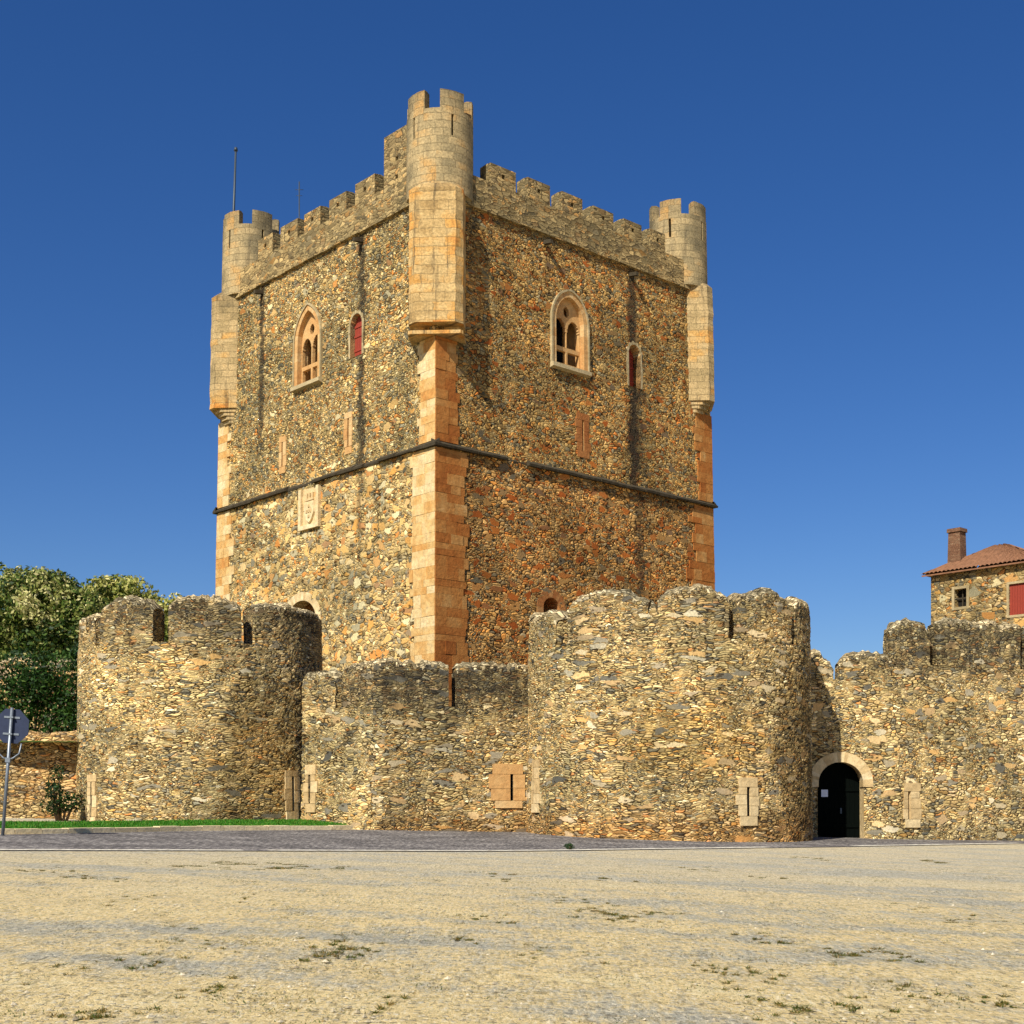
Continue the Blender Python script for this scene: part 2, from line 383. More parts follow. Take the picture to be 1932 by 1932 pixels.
TAN, OCH, GRY, SLT, ORG, WHT, BRN, RST = (200, 174, 128), (192, 148, 88), (150, 144, 128), (92, 91, 86), (188, 122, 68), (232, 220, 190), (134, 106, 72), (154, 88, 48)
pal_keep = [(0, (130, 116, 82)), (.16, (188, 163, 114)), (.30, (160, 140, 97)), (.44, (139, 133, 114)), (.54, (93, 89, 75)), (.62, (179, 153, 103)), (.70, (184, 142, 79)), (.79, (221, 200, 154)), (.88, (119, 96, 63)), (.95, (188, 125, 65)), (1, (188, 163, 114))]
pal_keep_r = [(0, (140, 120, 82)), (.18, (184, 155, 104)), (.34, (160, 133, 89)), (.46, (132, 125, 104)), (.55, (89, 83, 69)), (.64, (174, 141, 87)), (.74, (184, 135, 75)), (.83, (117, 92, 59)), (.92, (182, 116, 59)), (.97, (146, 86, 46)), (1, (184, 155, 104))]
pal_bast = [(0, (159, 147, 111)), (.15, (200, 184, 138)), (.30, (185, 164, 115)), (.42, (144, 141, 126)), (.49, (86, 86, 81)), (.56, (172, 156, 115)), (.66, (185, 147, 88)), (.75, (231, 214, 172)), (.84, (129, 107, 73)), (.92, (198, 177, 130)), (.97, (181, 126, 75)), (1, (244, 231, 199))]
big_keep = [(0, (196, 172, 119)), (.3, (188, 141, 78)), (.5, (216, 203, 161)), (.68, (119, 116, 100)), (.85, (186, 127, 66)), (1, (190, 168, 119))]
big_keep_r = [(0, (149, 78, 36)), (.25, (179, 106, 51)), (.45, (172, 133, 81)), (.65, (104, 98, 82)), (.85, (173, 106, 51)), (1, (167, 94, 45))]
big_bast = [(0, SLT), (.25, GRY), (.5, (208, 168, 108)), (.62, (222, 204, 166)), (.8, (112, 110, 102)), (1, WHT)]

L = 16.6
def lighter(pal, r, g, b): return [(p, tuple(min(245, int(v*k)) for v, k in zip(c, (r, g, b)))) for p, c in pal]
M_kl_up = rubble('keep_rubble_west', lighter(pal_keep, 1.06, 1.07, 1.06), 5.0, 8.2, big=big_keep, big_amt=0.05, bsx=2.6, bsy=4.0, mortar=(184, 164, 120), joint=(66, 52, 36),
                 streaks=[(L-5.0, 0.36, 25.8, 12.5, 0.8), (L-12.9, 0.30, 25.6, 17.0, 0.8)], stain_z=(24.3, 26.5, 0.35), hscale=0.036, seed=1, joint_amt=0.62)
M_kl_lo = rubble('keep_rubble_west_base', lighter(pal_keep, 1.13, 1.13, 1.12), 3.7, 6.0, big=lighter(big_keep, 1.1, 1.1, 1.1), big_amt=0.26, bsx=2.3, bsy=3.2, mortar=(206, 182, 134), joint=(70, 56, 38),
                 streaks=[(L-5.0, 0.24, 15.6, 10.5, 0.5)], hscale=0.042, seed=2, joint_amt=0.3)
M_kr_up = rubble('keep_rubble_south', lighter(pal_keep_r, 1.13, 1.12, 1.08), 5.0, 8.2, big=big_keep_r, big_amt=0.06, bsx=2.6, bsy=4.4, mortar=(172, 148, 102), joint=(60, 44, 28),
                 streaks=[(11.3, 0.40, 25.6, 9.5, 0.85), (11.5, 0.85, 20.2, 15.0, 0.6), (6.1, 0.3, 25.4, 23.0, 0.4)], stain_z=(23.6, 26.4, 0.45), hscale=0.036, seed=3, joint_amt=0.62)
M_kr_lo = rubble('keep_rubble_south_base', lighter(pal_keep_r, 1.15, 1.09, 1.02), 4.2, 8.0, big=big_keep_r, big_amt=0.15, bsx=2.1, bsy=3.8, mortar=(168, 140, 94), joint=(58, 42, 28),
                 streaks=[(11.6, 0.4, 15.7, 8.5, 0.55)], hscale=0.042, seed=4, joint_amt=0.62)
M_bl = rubble('bastion_rubble_west', lighter(pal_bast, 1.06, 1.05, 1.03), 4.2, 14.5, big=big_bast, big_amt=0.07, bsx=1.9, bsy=6.0, stain_z=(6.7, 8.4, 0.8), patches=[(-1.3, 5.6, 3.2, 1.4, (1.30, 1.28, 1.22)), (2.8, 3.0, 1.5, 3.0, (0.76, 0.70, 0.60))], hscale=0.045, seed=5, joint_amt=0.6, mortar=(202, 182, 138))
M_br = rubble('bastion_rubble_south', lighter(pal_bast, 1.06, 1.05, 1.03), 4.2, 14.5, big=big_bast, big_amt=0.09, bsx=1.9, bsy=6.0, stain_z=(6.7, 8.6, 0.6), patches=[(-2.2, 5.6, 2.6, 1.2, (1.2, 1.18, 1.15)), (4.6, 3.4, 1.6, 3.4, (0.62, 0.58, 0.52)), (0.3, 3.6, 2.6, 1.2, (1.1, 1.0, .82))], hscale=0.045, seed=6, joint_amt=0.6, mortar=(198, 176, 130),
              tint=((204, 192, 170), (156, 152, 138)), foot=(0.9, 1.9, (235, 190, 140), 0.5))
M_cm = rubble('curtain_rubble_dark', lighter(pal_bast, 1.06, 1.05, 1.03), 4.0, 13.0, big=big_bast, big_amt=0.10, bsx=1.8, bsy=5.2, stain_z=(3.9, 5.7, 0.95), hscale=0.045, seed=7, joint_amt=0.6, mortar=(184, 162, 118),
              foot=(0.8, 1.7, (235, 190, 140), 0.5))  # lichened top; duller mortar also puts the averted face's shade into colour
M_cl = rubble('curtain_rubble_pale', lighter(pal_bast, 1.06, 1.05, 1.03), 4.4, 10.5, big=big_bast, big_amt=0.08, bsx=2.2, bsy=4.2, stain_z=(4.6, 6.4, 0.7), hscale=0.055, seed=8, joint_amt=0.4, mortar=(222, 200, 152))  # plaster-pale mortar; the sunward face's brightness is also put into this colour
M_cr = rubble('gate_wall_rubble', lighter(pal_bast, 1.06, 1.05, 1.03), 4.4, 10.5, big=big_bast, big_amt=0.12, bsx=2.3, bsy=4.6, stain_z=(5.6, 7.4, 0.85), hscale=0.036, seed=9, joint_amt=0.6, mortar=(200, 178, 132))
M_far = rubble('terrace_rubble', lighter(pal_bast, 1.06, 1.05, 1.03), 3.8, 10.0, big=big_bast, big_amt=0.12, hscale=0.036, seed=10, tint=((190, 165, 140), (160, 150, 135)))
M_house = rubble('house_rubble', pal_keep, 3.4, 6.0, big=big_keep, big_amt=0.12, hscale=0.03, seed=11, mortar=(178, 152, 104), joint_amt=0.4)
M_cap = rubble('lichen_capping', [(0, (140, 128, 100)), (.4, (196, 180, 146)), (.7, (226, 212, 178)), (.9, (160, 144, 110)), (1, (104, 98, 84))], 4.0, 7.0, mortar=(150, 138, 110), joint=(70, 62, 48), hscale=0.042, seed=12, joint_amt=0.5)
st_grey = [(0.0, (78, 70, 54)), (.3, (116, 102, 74)), (.55, (146, 128, 92)), (.8, (166, 138, 92)), (1, (170, 116, 58))]
st_gold = [(0.0, (126, 96, 56)), (.25, (182, 140, 78)), (.5, (200, 160, 92)), (.75, (200, 142, 66)), (1, (186, 104, 36))]
M_ash_par = ashlar('parapet_stone', st_grey, 0.46, 0.27, stain_z=(26.6, 28.4, 0.35), seed=1, streak=0.35)
M_par = rubble('parapet_rubble', [(0, (124, 112, 84)), (.25, (162, 142, 102)), (.5, (144, 128, 94)), (.65, (176, 154, 110)), (.8, (116, 106, 84)), (.92, (178, 138, 84)), (1, (160, 144, 106))], 2.4, 6.2, mortar=(150, 132, 96), joint=(84, 72, 52), stain_z=(27.0, 28.4, 0.45), hscale=0.012, seed=14, joint_amt=0.5, disp='BUMP')
M_ash_tur = ashlar('turret_stone', [(0.0, (94, 86, 66)), (.35, (142, 126, 92)), (.7, (172, 150, 108)), (1, (184, 140, 80))], 0.6, 0.30, stain_z=(28.2, 30.2, 0.45), seed=2, streak=0.4)
M_ash_side = ashlar('buttress_stone_grey', [(0.0, (116, 102, 74)), (.3, (158, 136, 94)), (.6, (182, 156, 110)), (.85, (190, 148, 86)), (1, (190, 126, 58))], 0.7, 0.3, stain_z=(24.6, 26.6, 0.5), seed=4, streak=0.55)
M_ash_box = ashlar('buttress_stone', [(0.0, (104, 88, 60)), (.25, (164, 134, 86)), (.5, (190, 160, 108)), (.72, (196, 146, 78)), (1, (182, 108, 50))], 0.75, 0.36, stain_z=(25.2, 27.2, 0.3), seed=9, streak=0.7)
M_quoin = blocks('quoin_stone', [(0, (176, 114, 56)), (.25, (190, 142, 80)), (.5, (200, 164, 106)), (.72, (206, 180, 130)), (1, (214, 194, 152))], 1.3)
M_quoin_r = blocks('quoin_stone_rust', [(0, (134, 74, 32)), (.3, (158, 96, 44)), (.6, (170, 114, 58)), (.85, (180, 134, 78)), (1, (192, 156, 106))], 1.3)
M_orange = blocks('orange_stone', [(0, (142, 82, 42)), (.5, (162, 106, 58)), (1, (174, 134, 84))], 1.2)
M_hood = blocks('hood_stone', [(0, (134, 118, 84)), (.5, (164, 146, 108)), (1, (190, 170, 130))])
M_dress = blocks('dressed_stone', [(0, (160, 134, 92)), (.4, (196, 168, 120)), (.7, (210, 186, 140)), (1, (224, 206, 166))], 1.3)
M_warm = blocks('warm_stone', [(0, (174, 122, 70)), (.5, (192, 150, 96)), (1, (208, 178, 128))])
M_led = plain('weathered_ledge', (70, 62, 48), 0.5, 3, 0.95, bdist=0.05, spec=0.1)
M_dark = plain('dark_interior', (26, 22, 18), 0.3, 3, 1.0)
M_red = plain('red_painted_wood', (142, 56, 40), 0.35, 8, 0.6, stretch=(6, 6, 0.6))
M_green = plain('shaded_green_door_wood', (8, 12, 9), 0.4, 8, 0.95, spec=0.03, stretch=(8, 8, 0.5))  # green taken to near black: doorway shade is put into the colour
M_white = plain('paper', (214, 220, 232), 0.06, 20, 0.8)
M_galv = plain('galvanised_steel', (132, 138, 142), 0.15, 10, 0.45, 0.6)
M_signback = plain('sign_back', (44, 52, 74), 0.35, 6, 0.6, 0.2)
M_pole = plain('pole_metal', (70, 78, 84), 0.2, 5, 0.5, 0.4)

# ------------------------------------------------------------------ ground, road, kerb
N = NT('sandy_gravel'); uv = uvnode(N)
band = N.noise(N.vmul(N.vadd(uv, N.n('CombineXYZ', i_Y=N.math('MULTIPLY', N.n('SeparateXYZ', i_Vector=uv).outputs[0], 0.28)).outputs[0]), (0.09, 0.55, 1)), 1.0, 4, 0.6).outputs['Fac']
patch = N.noise(uv, 0.5, 5, 0.65).outputs['Fac']
grain = N.noise(uv, 9.0, 6, 0.8).outputs['Fac']; grit = N.noise(uv, 34.0, 3, 0.7).outputs['Fac']
x = N.math('ADD', N.math('MULTIPLY', band, 0.65), N.math('MULTIPLY', patch, 0.35))
x = N.math('ADD', x, N.math('MULTIPLY', N.math('SUBTRACT', grain, 0.5), 0.34))
x = N.math('ADD', x, N.math('MULTIPLY', N.math('SUBTRACT', N.noise(N.vmul(uv, (5.0, 1.1, 1)), 1.0, 5, 0.8).outputs['Fac'], 0.5), 0.42))
c = N.ramp(x, [(0.28, (166, 162, 146)), (0.40, (190, 182, 158)), (0.48, (220, 200, 154)), (0.55, (238, 210, 148)), (0.72, (244, 222, 166))])
sy_ = N.n('SeparateXYZ'); N.set(sy_.inputs[0], uv)
c = N.mix(N.math('MULTIPLY', N.sstep(N.math('ADD', sy_.outputs[1], N.math('MULTIPLY', patch, 8.0)), 19, 34), 0.55), c, lin((196, 188, 166)))
dry = N.noise(N.vmul(uv, (1.6, 1.9, 1)), 1.3, 6, 0.8).outputs['Fac']
c = N.mix(N.sstep(dry, 0.54, 0.66, 0, 0.5), c, lin((160, 142, 96)))
spk = N.noise(N.vmul(uv, (22.0, 7.0, 1)), 1.0, 3, 0.8).outputs['Fac']
spk2 = N.noise(N.vmul(uv, (9.0, 2.2, 1)), 1.0, 3, 0.8).outputs['Fac']
c = N.mix(N.sstep(spk, 0.54, 0.70, 0, 0.6), c, lin((116, 104, 78)))
c = N.mix(N.sstep(spk2, 0.56, 0.70, 0, 0.45), c, lin((120, 110, 86)))
c = N.mix(N.sstep(spk, 0.46, 0.32, 0, 0.6), c, lin((252, 238, 204)))
peb = N.voro(uv, 15.0); ps_ = N.n('SeparateColor'); N.set(ps_.inputs[0], peb.outputs['Color'])
pm = N.math('MULTIPLY', N.math('LESS_THAN', ps_.outputs[0], 0.22), N.sstep(peb.outputs['Distance'], 0.42, 0.3))
c = N.mix(N.math('MULTIPLY', pm, 0.6), c, N.ramp(ps_.outputs[1], [(0, (112, 102, 84)), (.5, (184, 172, 146)), (1, (236, 226, 200))]))
f = N.math('MULTIPLY_ADD', grit, 0.7, 0.66)
c = N.mix(1.0, c, N.n('CombineColor', i_Red=f, i_Green=f, i_Blue=f).outputs[0], 'MULTIPLY')
hh = N.math('ADD', N.math('ADD', N.math('MULTIPLY', grain, 1.0), N.math('MULTIPLY', grit, 0.5)), N.math('MULTIPLY', pm, 0.7))
M_ground = N.out(c, rough=0.97, bump=hh, bdist=0.05, spec=0.05)

mb = MB()
gx = np.unique(np.concatenate([np.linspace(-600, -45, 10), np.linspace(-45, 45, 181), np.linspace(45, 600, 10)]))
gy = np.unique(np.concatenate([np.linspace(-300, -20, 8), np.linspace(-20, 5, 30), np.linspace(5, 33, 113), np.linspace(33, 75, 60), np.linspace(75, 900, 12)]))
X, Y = np.meshgrid(gx, gy, indexing='ij')
bumpz = 0.012*np.sin(X*1.7+np.sin(Y*0.9)*2)*np.sin(Y*1.3+1)+0.010*np.sin(X*3.1+Y*2.3)
bumpz = bumpz*np.clip((29+0.55*X-Y)/6.0, 0, 1)
Z = zg(X, Y)+bumpz
nv = len(gy); I, J = np.meshgrid(np.arange(len(gx)-1), np.arange(nv-1), indexing='ij'); k = (I*nv+J).ravel()
mb.add(np.stack([X.ravel(), Y.ravel(), Z.ravel()], 1), np.stack([k, k+nv, k+nv+1, k+1], 1), uvs=np.stack([X.ravel(), Y.ravel()], 1), smooth=True)
tag(mb.build('ground', M_ground), kind='structure')

def interp(poly, n):
    poly = np.array(poly, float); sg = np.r_[0, np.cumsum(np.linalg.norm(np.diff(poly, axis=0), axis=1))]
    t = np.linspace(0, sg[-1], n); q = np.stack([np.interp(t, sg, poly[:, i]) for i in (0, 1)], 1)
    for _ in range(6): q[1:-1] = (q[:-2]+2*q[1:-1]+q[2:])/4
    return q
near_pts = [(-45, 12), (-20, 23.2), (-10.4, 28), (0, 33), (9.8, 41), (17.8, 47.9), (32, 60)]
far_pts = [(-45, 20), (-24, 28), (-13, 35.0), (-9.2, 41.2), (-5.2, 45.0), (0, 48.5), (10, 51.5), (20, 56), (34, 68)]
nearE, farE = interp(near_pts, 160), interp(far_pts, 160)
N = NT('asphalt'); uv = uvnode(N)
g = N.noise(N.vmul(uv, (9, 2.5, 1)), 1.0, 4, 0.85).outputs['Fac']; b_ = N.noise(uv, 0.6, 4).outputs['Fac']
c = N.ramp(N.math('ADD', N.math('MULTIPLY', g, 0.75), N.math('MULTIPLY', b_, 0.25)), [(0.34, (58, 55, 54)), (0.5, (104, 99, 95)), (0.64, (166, 158, 148))])
M_road = N.out(c, rough=0.9, bump=g, bdist=0.015, spec=0.1)
mb = MB(); rows = []
for t in np.linspace(0, 1, 9): rows.append(nearE*(1-t)+farE*t)
A = np.stack(rows, 1); n1, n2 = A.shape[:2]
P3 = np.stack([A[..., 0], A[..., 1], zg(A[..., 0], A[..., 1])+0.016], -1).reshape(-1, 3)
I, J = np.meshgrid(np.arange(n1-1), np.arange(n2-1), indexing='ij'); k = (I*n2+J).ravel()
mb.add(P3, np.stack([k, k+n2, k+n2+1, k+1], 1), uvs=P3[:, :2].copy(), smooth=True)
tag(mb.build('road', M_road), kind='structure')
# worn white edge line
N = NT('worn_road_paint'); uv = uvnode(N)
w = N.noise(uv, 5, 5, 0.75).outputs['Fac']
M_line = N.out(N.mix(N.sstep(w, 0.36, 0.58), lin((160, 150, 132)), lin((226, 218, 198))), rough=0.8, spec=0.1)
mb = MB()
def offset(q, dd):
    t = np.gradient(q, axis=0); t /= np.linalg.norm(t, axis=1)[:, None]; return q+np.stack([-t[:, 1], t[:, 0]], 1)*dd
l0, l1 = offset(nearE, 0.05), offset(nearE, 0.42)
for a, b in ((40, 75), (76, 103), (110, 127), (128, 146)):
    for i in range(a, b):
        p = [l0[i], l0[i+1], l1[i+1], l1[i]]
        mb.quad(*[(q[0], q[1], zg(q[0], q[1])+0.022) for q in p])
tag(mb.build('road_marking', M_line), kind='structure')
# kerb with joints between its stones
M_kerb = blocks('kerb_stone', [(0, (200, 180, 138)), (.5, (220, 198, 154)), (1, (230, 212, 172))])
kp = interp([p for p in far_pts if p[0] < -3], 60); k1 = offset(kp, 0.28); mb = MB()
for i in range(len(kp)-1):
    a, b, c2, d2 = kp[i], kp[i+1], k1[i+1], k1[i]; e = 0.012
    a, b = a+(b-a)*e, b-(b-a)*e; d2, c2 = d2+(c2-d2)*e, c2-(c2-d2)*e
    h = 0.15+rng.uniform(-.012, .012)
    lo = [(q[0], q[1], zg(q[0], q[1])-0.1) for q in (a, b, c2, d2)]; hi = [(q[0], q[1], zg(q[0], q[1])+h) for q in (a, b, c2, d2)]
    mb.add(lo+hi, [(4, 5, 6, 7), (0, 1, 5, 4), (1, 2, 6, 5), (2, 3, 7, 6), (3, 0, 4, 7)], rnd=rng.uniform(0, 1))
tag(mb.build('kerb', M_kerb), kind='structure')
# grass verge: soil sheet and blades
M_soil = plain('verge_soil', (70, 84, 36), 0.4, 3, 1.0, bdist=0.03, spec=0.05)
mb = MB(); A = []
for t in np.linspace(0, 1, 14):
    q = k1*(1-t)+np.stack([k1[:, 0]*0.86-1.5, k1[:, 1]*0.9+9.5], 1)*t
    A.append(np.stack([q[:, 0], q[:, 1], zg(q[:, 0], q[:, 1])+0.09+0.10*min(1, t*1.6)], -1))
A = np.stack(A, 1); n1, n2 = A.shape[:2]; VERGE = A
I, J = np.meshgrid(np.arange(n1-1), np.arange(n2-1), indexing='ij'); k = (I*n2+J).ravel()
mb.add(A.reshape(-1, 3), np.stack([k, k+n2, k+n2+1, k+1], 1), smooth=True)
tag(mb.build('verge', M_soil), kind='structure')

def blades(mb, pts, h, w, lean=0.5, spread=1.0):
    n = len(pts); ang = rng.uniform(0, 2*math.pi, n); hh = h*rng.uniform(0.5, 1.2, n)
    dx, dy = np.cos(ang), np.sin(ang); la = rng.uniform(-lean, lean, n)*hh
    wv = w*rng.uniform(0.6, 1.2, n)
    ld = rng.uniform(0, 2*math.pi, n)
    a = pts+np.stack([dx*wv, dy*wv, 0*wv], 1); b = pts-np.stack([dx*wv, dy*wv, 0*wv], 1)
    c = pts+np.stack([np.cos(ld)*la, np.sin(ld)*la, hh], 1)
    V = np.stack([a, b, c], 1).reshape(-1, 3); F = np.arange(3*n).reshape(n, 3)
    mb.add(V, F, uvs=np.zeros((3*n, 2)), rnd=rng.uniform(0, 1, n))
M_grass = leafmat('verge_grass_blades', [(0, (40, 94, 16)), (.5, (58, 130, 24)), (.85, (94, 148, 38)), (1, (140, 146, 64))])
mb = MB(); n = 60000
fi = rng.uniform(18, VERGE.shape[0]-1.01, n); fj = 13*rng.uniform(0, 1, n)**1.3*0.75
i0 = fi.astype(int); j0 = np.minimum(fj.astype(int), 12); a = (fi-i0)[:, None]; b = (fj-j0)[:, None]
pp = VERGE[i0, j0]*(1-a)*(1-b)+VERGE[i0+1, j0]*a*(1-b)+VERGE[i0, j0+1]*(1-a)*b+VERGE[i0+1, j0+1]*a*b
blades(mb, pp, 0.075, 0.016, lean=0.9)
tag(mb.build('grass', M_grass), kind='stuff')

# dry tufts and weeds on the gravel
M_tuft = leafmat('dry_tuft_blades', [(0, (50, 70, 18)), (.4, (88, 98, 32)), (.7, (120, 100, 46)), (1, (170, 138, 78))])
mb = MB()
spots = [(215, 1908, 130), (335, 1780, 60), (370, 1795, 70), (300, 1812, 60), (130, 1830, 60), (415, 1862, 55), (620, 1775, 70), (650, 1788, 60), (640, 1800, 80),
         (320, 1748, 30), (740, 1895, 30), (900, 1737, 60), (1135, 1722, 80), (1180, 1730, 60), (1340, 1830, 50), (1400, 1868, 40), (1440, 1770, 60), (1565, 1808, 90), (1680, 1805, 110),
         (1640, 1790, 60), (1860, 1857, 90), (1430, 1840, 60), (1700, 1868, 60), (1830, 1745, 50), (1905, 1745, 40), (1890, 1895, 60), (1500, 1905, 80), (1600, 1895, 60), (1250, 1730, 60),
         (150, 1658, 90), (70, 1640, 60), (380, 1632, 160), (500, 1635, 150), (620, 1640, 120), (1130, 1660, 60), (1450, 1658, 60), (460, 1697, 8), (1540, 1620, 60), (1740, 1625, 70), (1100, 1700, 60),
         (1330, 1640, 50), (960, 1655, 60), (870, 1765, 50), (1000, 1790, 40), (1100, 1795, 40), (1700, 1710, 40), (250, 1700, 40)]
for px, py, w in spots:
    x0, y0 = ground_at(px, py); wx = w*0.53/FPX*y0
    for _k in range(int(rng.integers(7, 12))):                 # each patch is a loose set of thin ragged streaks
        ln = wx*rng.uniform(.10, .34); n = int(14+230*ln); ox_, oy_ = rng.normal(0, .46)*wx, rng.normal(0, .16+.014*y0)
        q = np.stack([rng.uniform(-.5, .5, n)*ln, rng.normal(0, .022, n), np.zeros(n)], 1)
        q[:, 1] += q[:, 0]*rng.uniform(-.5, .7); q[:, 0] += x0+ox_; q[:, 1] += y0+oy_; q[:, 2] = zg(q[:, 0], q[:, 1])-.004
        blades(mb, q, 0.024*rng.uniform(.5, 1.6), .007, lean=3.2)
for _ in range(1500):                                        # thin scattering
    y0 = 8+25*rng.uniform()**1.2; x0 = rng.uniform(-0.42, 0.42)*y0
    if y0 > 31+0.5*x0: continue
    n = int(rng.integers(8, 26)); q = np.stack([x0+rng.normal(0, .12, n), y0+rng.normal(0, .10, n), np.zeros(n)], 1); q[:, 2] = zg(q[:, 0], q[:, 1])-0.005
    blades(mb, q, 0.016, 0.006, lean=4.0)
tag(mb.build('dry_grass', M_tuft), kind='stuff')
# loose stones
M_peb = blocks('loose_stone', [(0, (110, 100, 82)), (.5, (170, 156, 126)), (1, (220, 206, 176))])
mb = MB(); ico = None
for _ in range(2600):
    y0 = 8+22*rng.uniform()**1.6; x0 = rng.uniform(-0.42, 0.42)*y0; r = 0.008+0.022*rng.uniform()**3
    if y0 > 30+0.5*x0: continue
    p = np.array([(1, 0, 0), (0, 1, 0), (-1, 0, 0), (0, -1, 0), (0, 0, .7), (.7, .7, .2)])*r*rng.uniform(0.6, 1.3, (6, 1))
    p += (x0, y0, zg(x0, y0)+0.002)
    mb.add(p, [(0, 5, 4), (5, 1, 4), (1, 2, 4), (2, 3, 4), (3, 0, 4), (0, 1, 5)], rnd=rng.uniform())
tag(mb.build('gravel', M_peb), kind='stuff')

# ------------------------------------------------------------------ the keep
CX, CY = -2.97, 53.5
KEEP = thing('castle_keep', 'tall square stone keep with battlemented corner turrets and gothic windows, behind the low walls', 'keep', (CX, CY, 0.0), math.atan2(0.668, 0.744))
def taper(V):
    V = V.copy(); s = 1-0.00165*(V[:, 2]-15.8); V[:, 0] = L/2+(V[:, 0]-L/2)*s; V[:, 1] = L/2+(V[:, 1]-L/2)*s; return V
ZS, ZC = 15.8, 25.7
def PL(u, v, dd): return np.stack([dd+0*u, L-u, v], 1)      # west face, u grows towards the near corner
def PR(u, v, dd): return np.stack([u, dd+0*u, v], 1)        # south face
def archw(t, k): return np.sqrt(np.maximum(0, k*k-t*t*(2*k-1)))-(k-1)
def pointed(u, v, uc, w, z0, zs, za, k=1.0):
    "inside a pointed arch opening"
    t = np.clip((v-zs)/(za-zs), 0, 1); hw = w*np.where(v > zs, archw(t, k), 1.0)
    return (np.abs(u-uc) < hw) & (v > z0) & (v < za)
# openings: (u centre, half width, sill, spring, apex)
W_gothicL = (L-8.98, 0.92, 20.2, 22.1, 23.5, 1.7); W_shutL = (L-5.36, 0.42, 20.5, 21.85, 22.3)
W_gothicR = (7.32, 0.95, 20.3, 22.2, 23.4, 1.15); W_shutR = (11.4, 0.38, 20.3, 21.8, 22.2)
D_archL = (L-9.3, 1.2, 5.0, 9.8, 10.75); D_archR = (6.14, 0.48, 8.0, 10.0, 10.45)
slitL = [(L-10.96, 0.05, 16.9, 18.0), (L-5.85, 0.05, 16.8, 18.0)]; slitR = [(8.08, 0.05, 16.9, 18.2)]
def holeL(u, v):
    h = np.zeros(u.shape, bool)
    for w in (W_gothicL, W_shutL, D_archL): h |= pointed(u, v, *w)
    for a, hw, z0, z1 in slitL: h |= (np.abs(u-a) < hw) & (v > z0) & (v < z1)
    return h
def holeR(u, v):
    h = np.zeros(u.shape, bool)
    for w in (W_gothicR, W_shutR, D_archR): h |= pointed(u, v, *w)
    for a, hw, z0, z1 in slitR: h |= (np.abs(u-a) < hw) & (v > z0) & (v < z1)
    return h
mb = MB()
brL = [x for w in (W_gothicL, W_shutL, D_archL) for x in (w[0]-w[1], w[0]+w[1])]+[x for s_ in slitL for x in (s_[0]-s_[1], s_[0]+s_[1])]
brR = [x for w in (W_gothicR, W_shutR, D_archR) for x in (w[0]-w[1], w[0]+w[1])]+[x for s_ in slitR for x in (s_[0]-s_[1], s_[0]+s_[1])]
PIT = 0.085
for (P, br, hole, mu, ml) in ((PL, brL, holeL, 0, 1), (PR, brR, holeR, 2, 3)):
    us = steps(0, L, PIT, br)
    grid_wall(mb, P, us, steps(ZS, ZC+0.3, PIT, (20.2, 20.3, 20.5)), hole, 1.4, mat=mu, mat_rev=4, mat_back=5, lip=.03)
    grid_wall(mb, P, us, steps(0.0, ZS, PIT), hole, 1.4, mat=ml, mat_rev=4, mat_back=5, lip=.03)
mb.quad((L, 0, 0), (L, L, 0), (L, L, ZC+.3), (L, 0, ZC+.3), mat=2); mb.quad((L, L, 0), (0, L, 0), (0, L, ZC+.3), (L, L, ZC+.3), mat=0)
mb.build('wall', [M_kl_up, M_kl_lo, M_kr_up, M_kr_lo, M_warm, M_dark], KEEP, taper)
mb = MB(); mb.quad((.1, .1, 26.02), (L-.1, .1, 26.02), (L-.1, L-.1, 26.02), (.1, L-.1, 26.02)); mb.build('roof_terrace', M_led, KEEP, taper)

# string course: a weathered projecting ledge of many stones
mb = MB(); pr = 0.2
for side in range(4):
    t = -pr
    while t < L+pr-0.05:
        w = min(rng.uniform(0.6, 1.3), L+pr-t); gone = 0.0
        if rng.uniform() < 0.10 and 1.5 < t < L-2: gone = rng.uniform(0.08, 0.2)
        o0 = -pr+gone+rng.uniform(-.02, .02); zt = ZS+0.07+rng.uniform(-.015, .015); zb = ZS-0.11+rng.uniform(-.02, .02)
        a, b = t+0.008, t+w-0.008
        prof = [(0.05, zb+.02), (o0, zb), (o0-.02, zt-0.09), (0.05, zt+0.10)]
        f = (lambda s, o, z: (s, o, z), lambda s, o, z: (o, s, z), lambda s, o, z: (s, L-o, z), lambda s, o, z: (L-o, s, z))[side]
        v = [f(a, o, z) for o, z in prof]+[f(b, o, z) for o, z in prof]
        mb.add(v, [(0, 1, 5, 4), (1, 2, 6, 5), (2, 3, 7, 6), (0, 3, 2, 1), (4, 5, 6, 7)])
        t += w
mb.build('string_course', M_led, KEEP, taper)

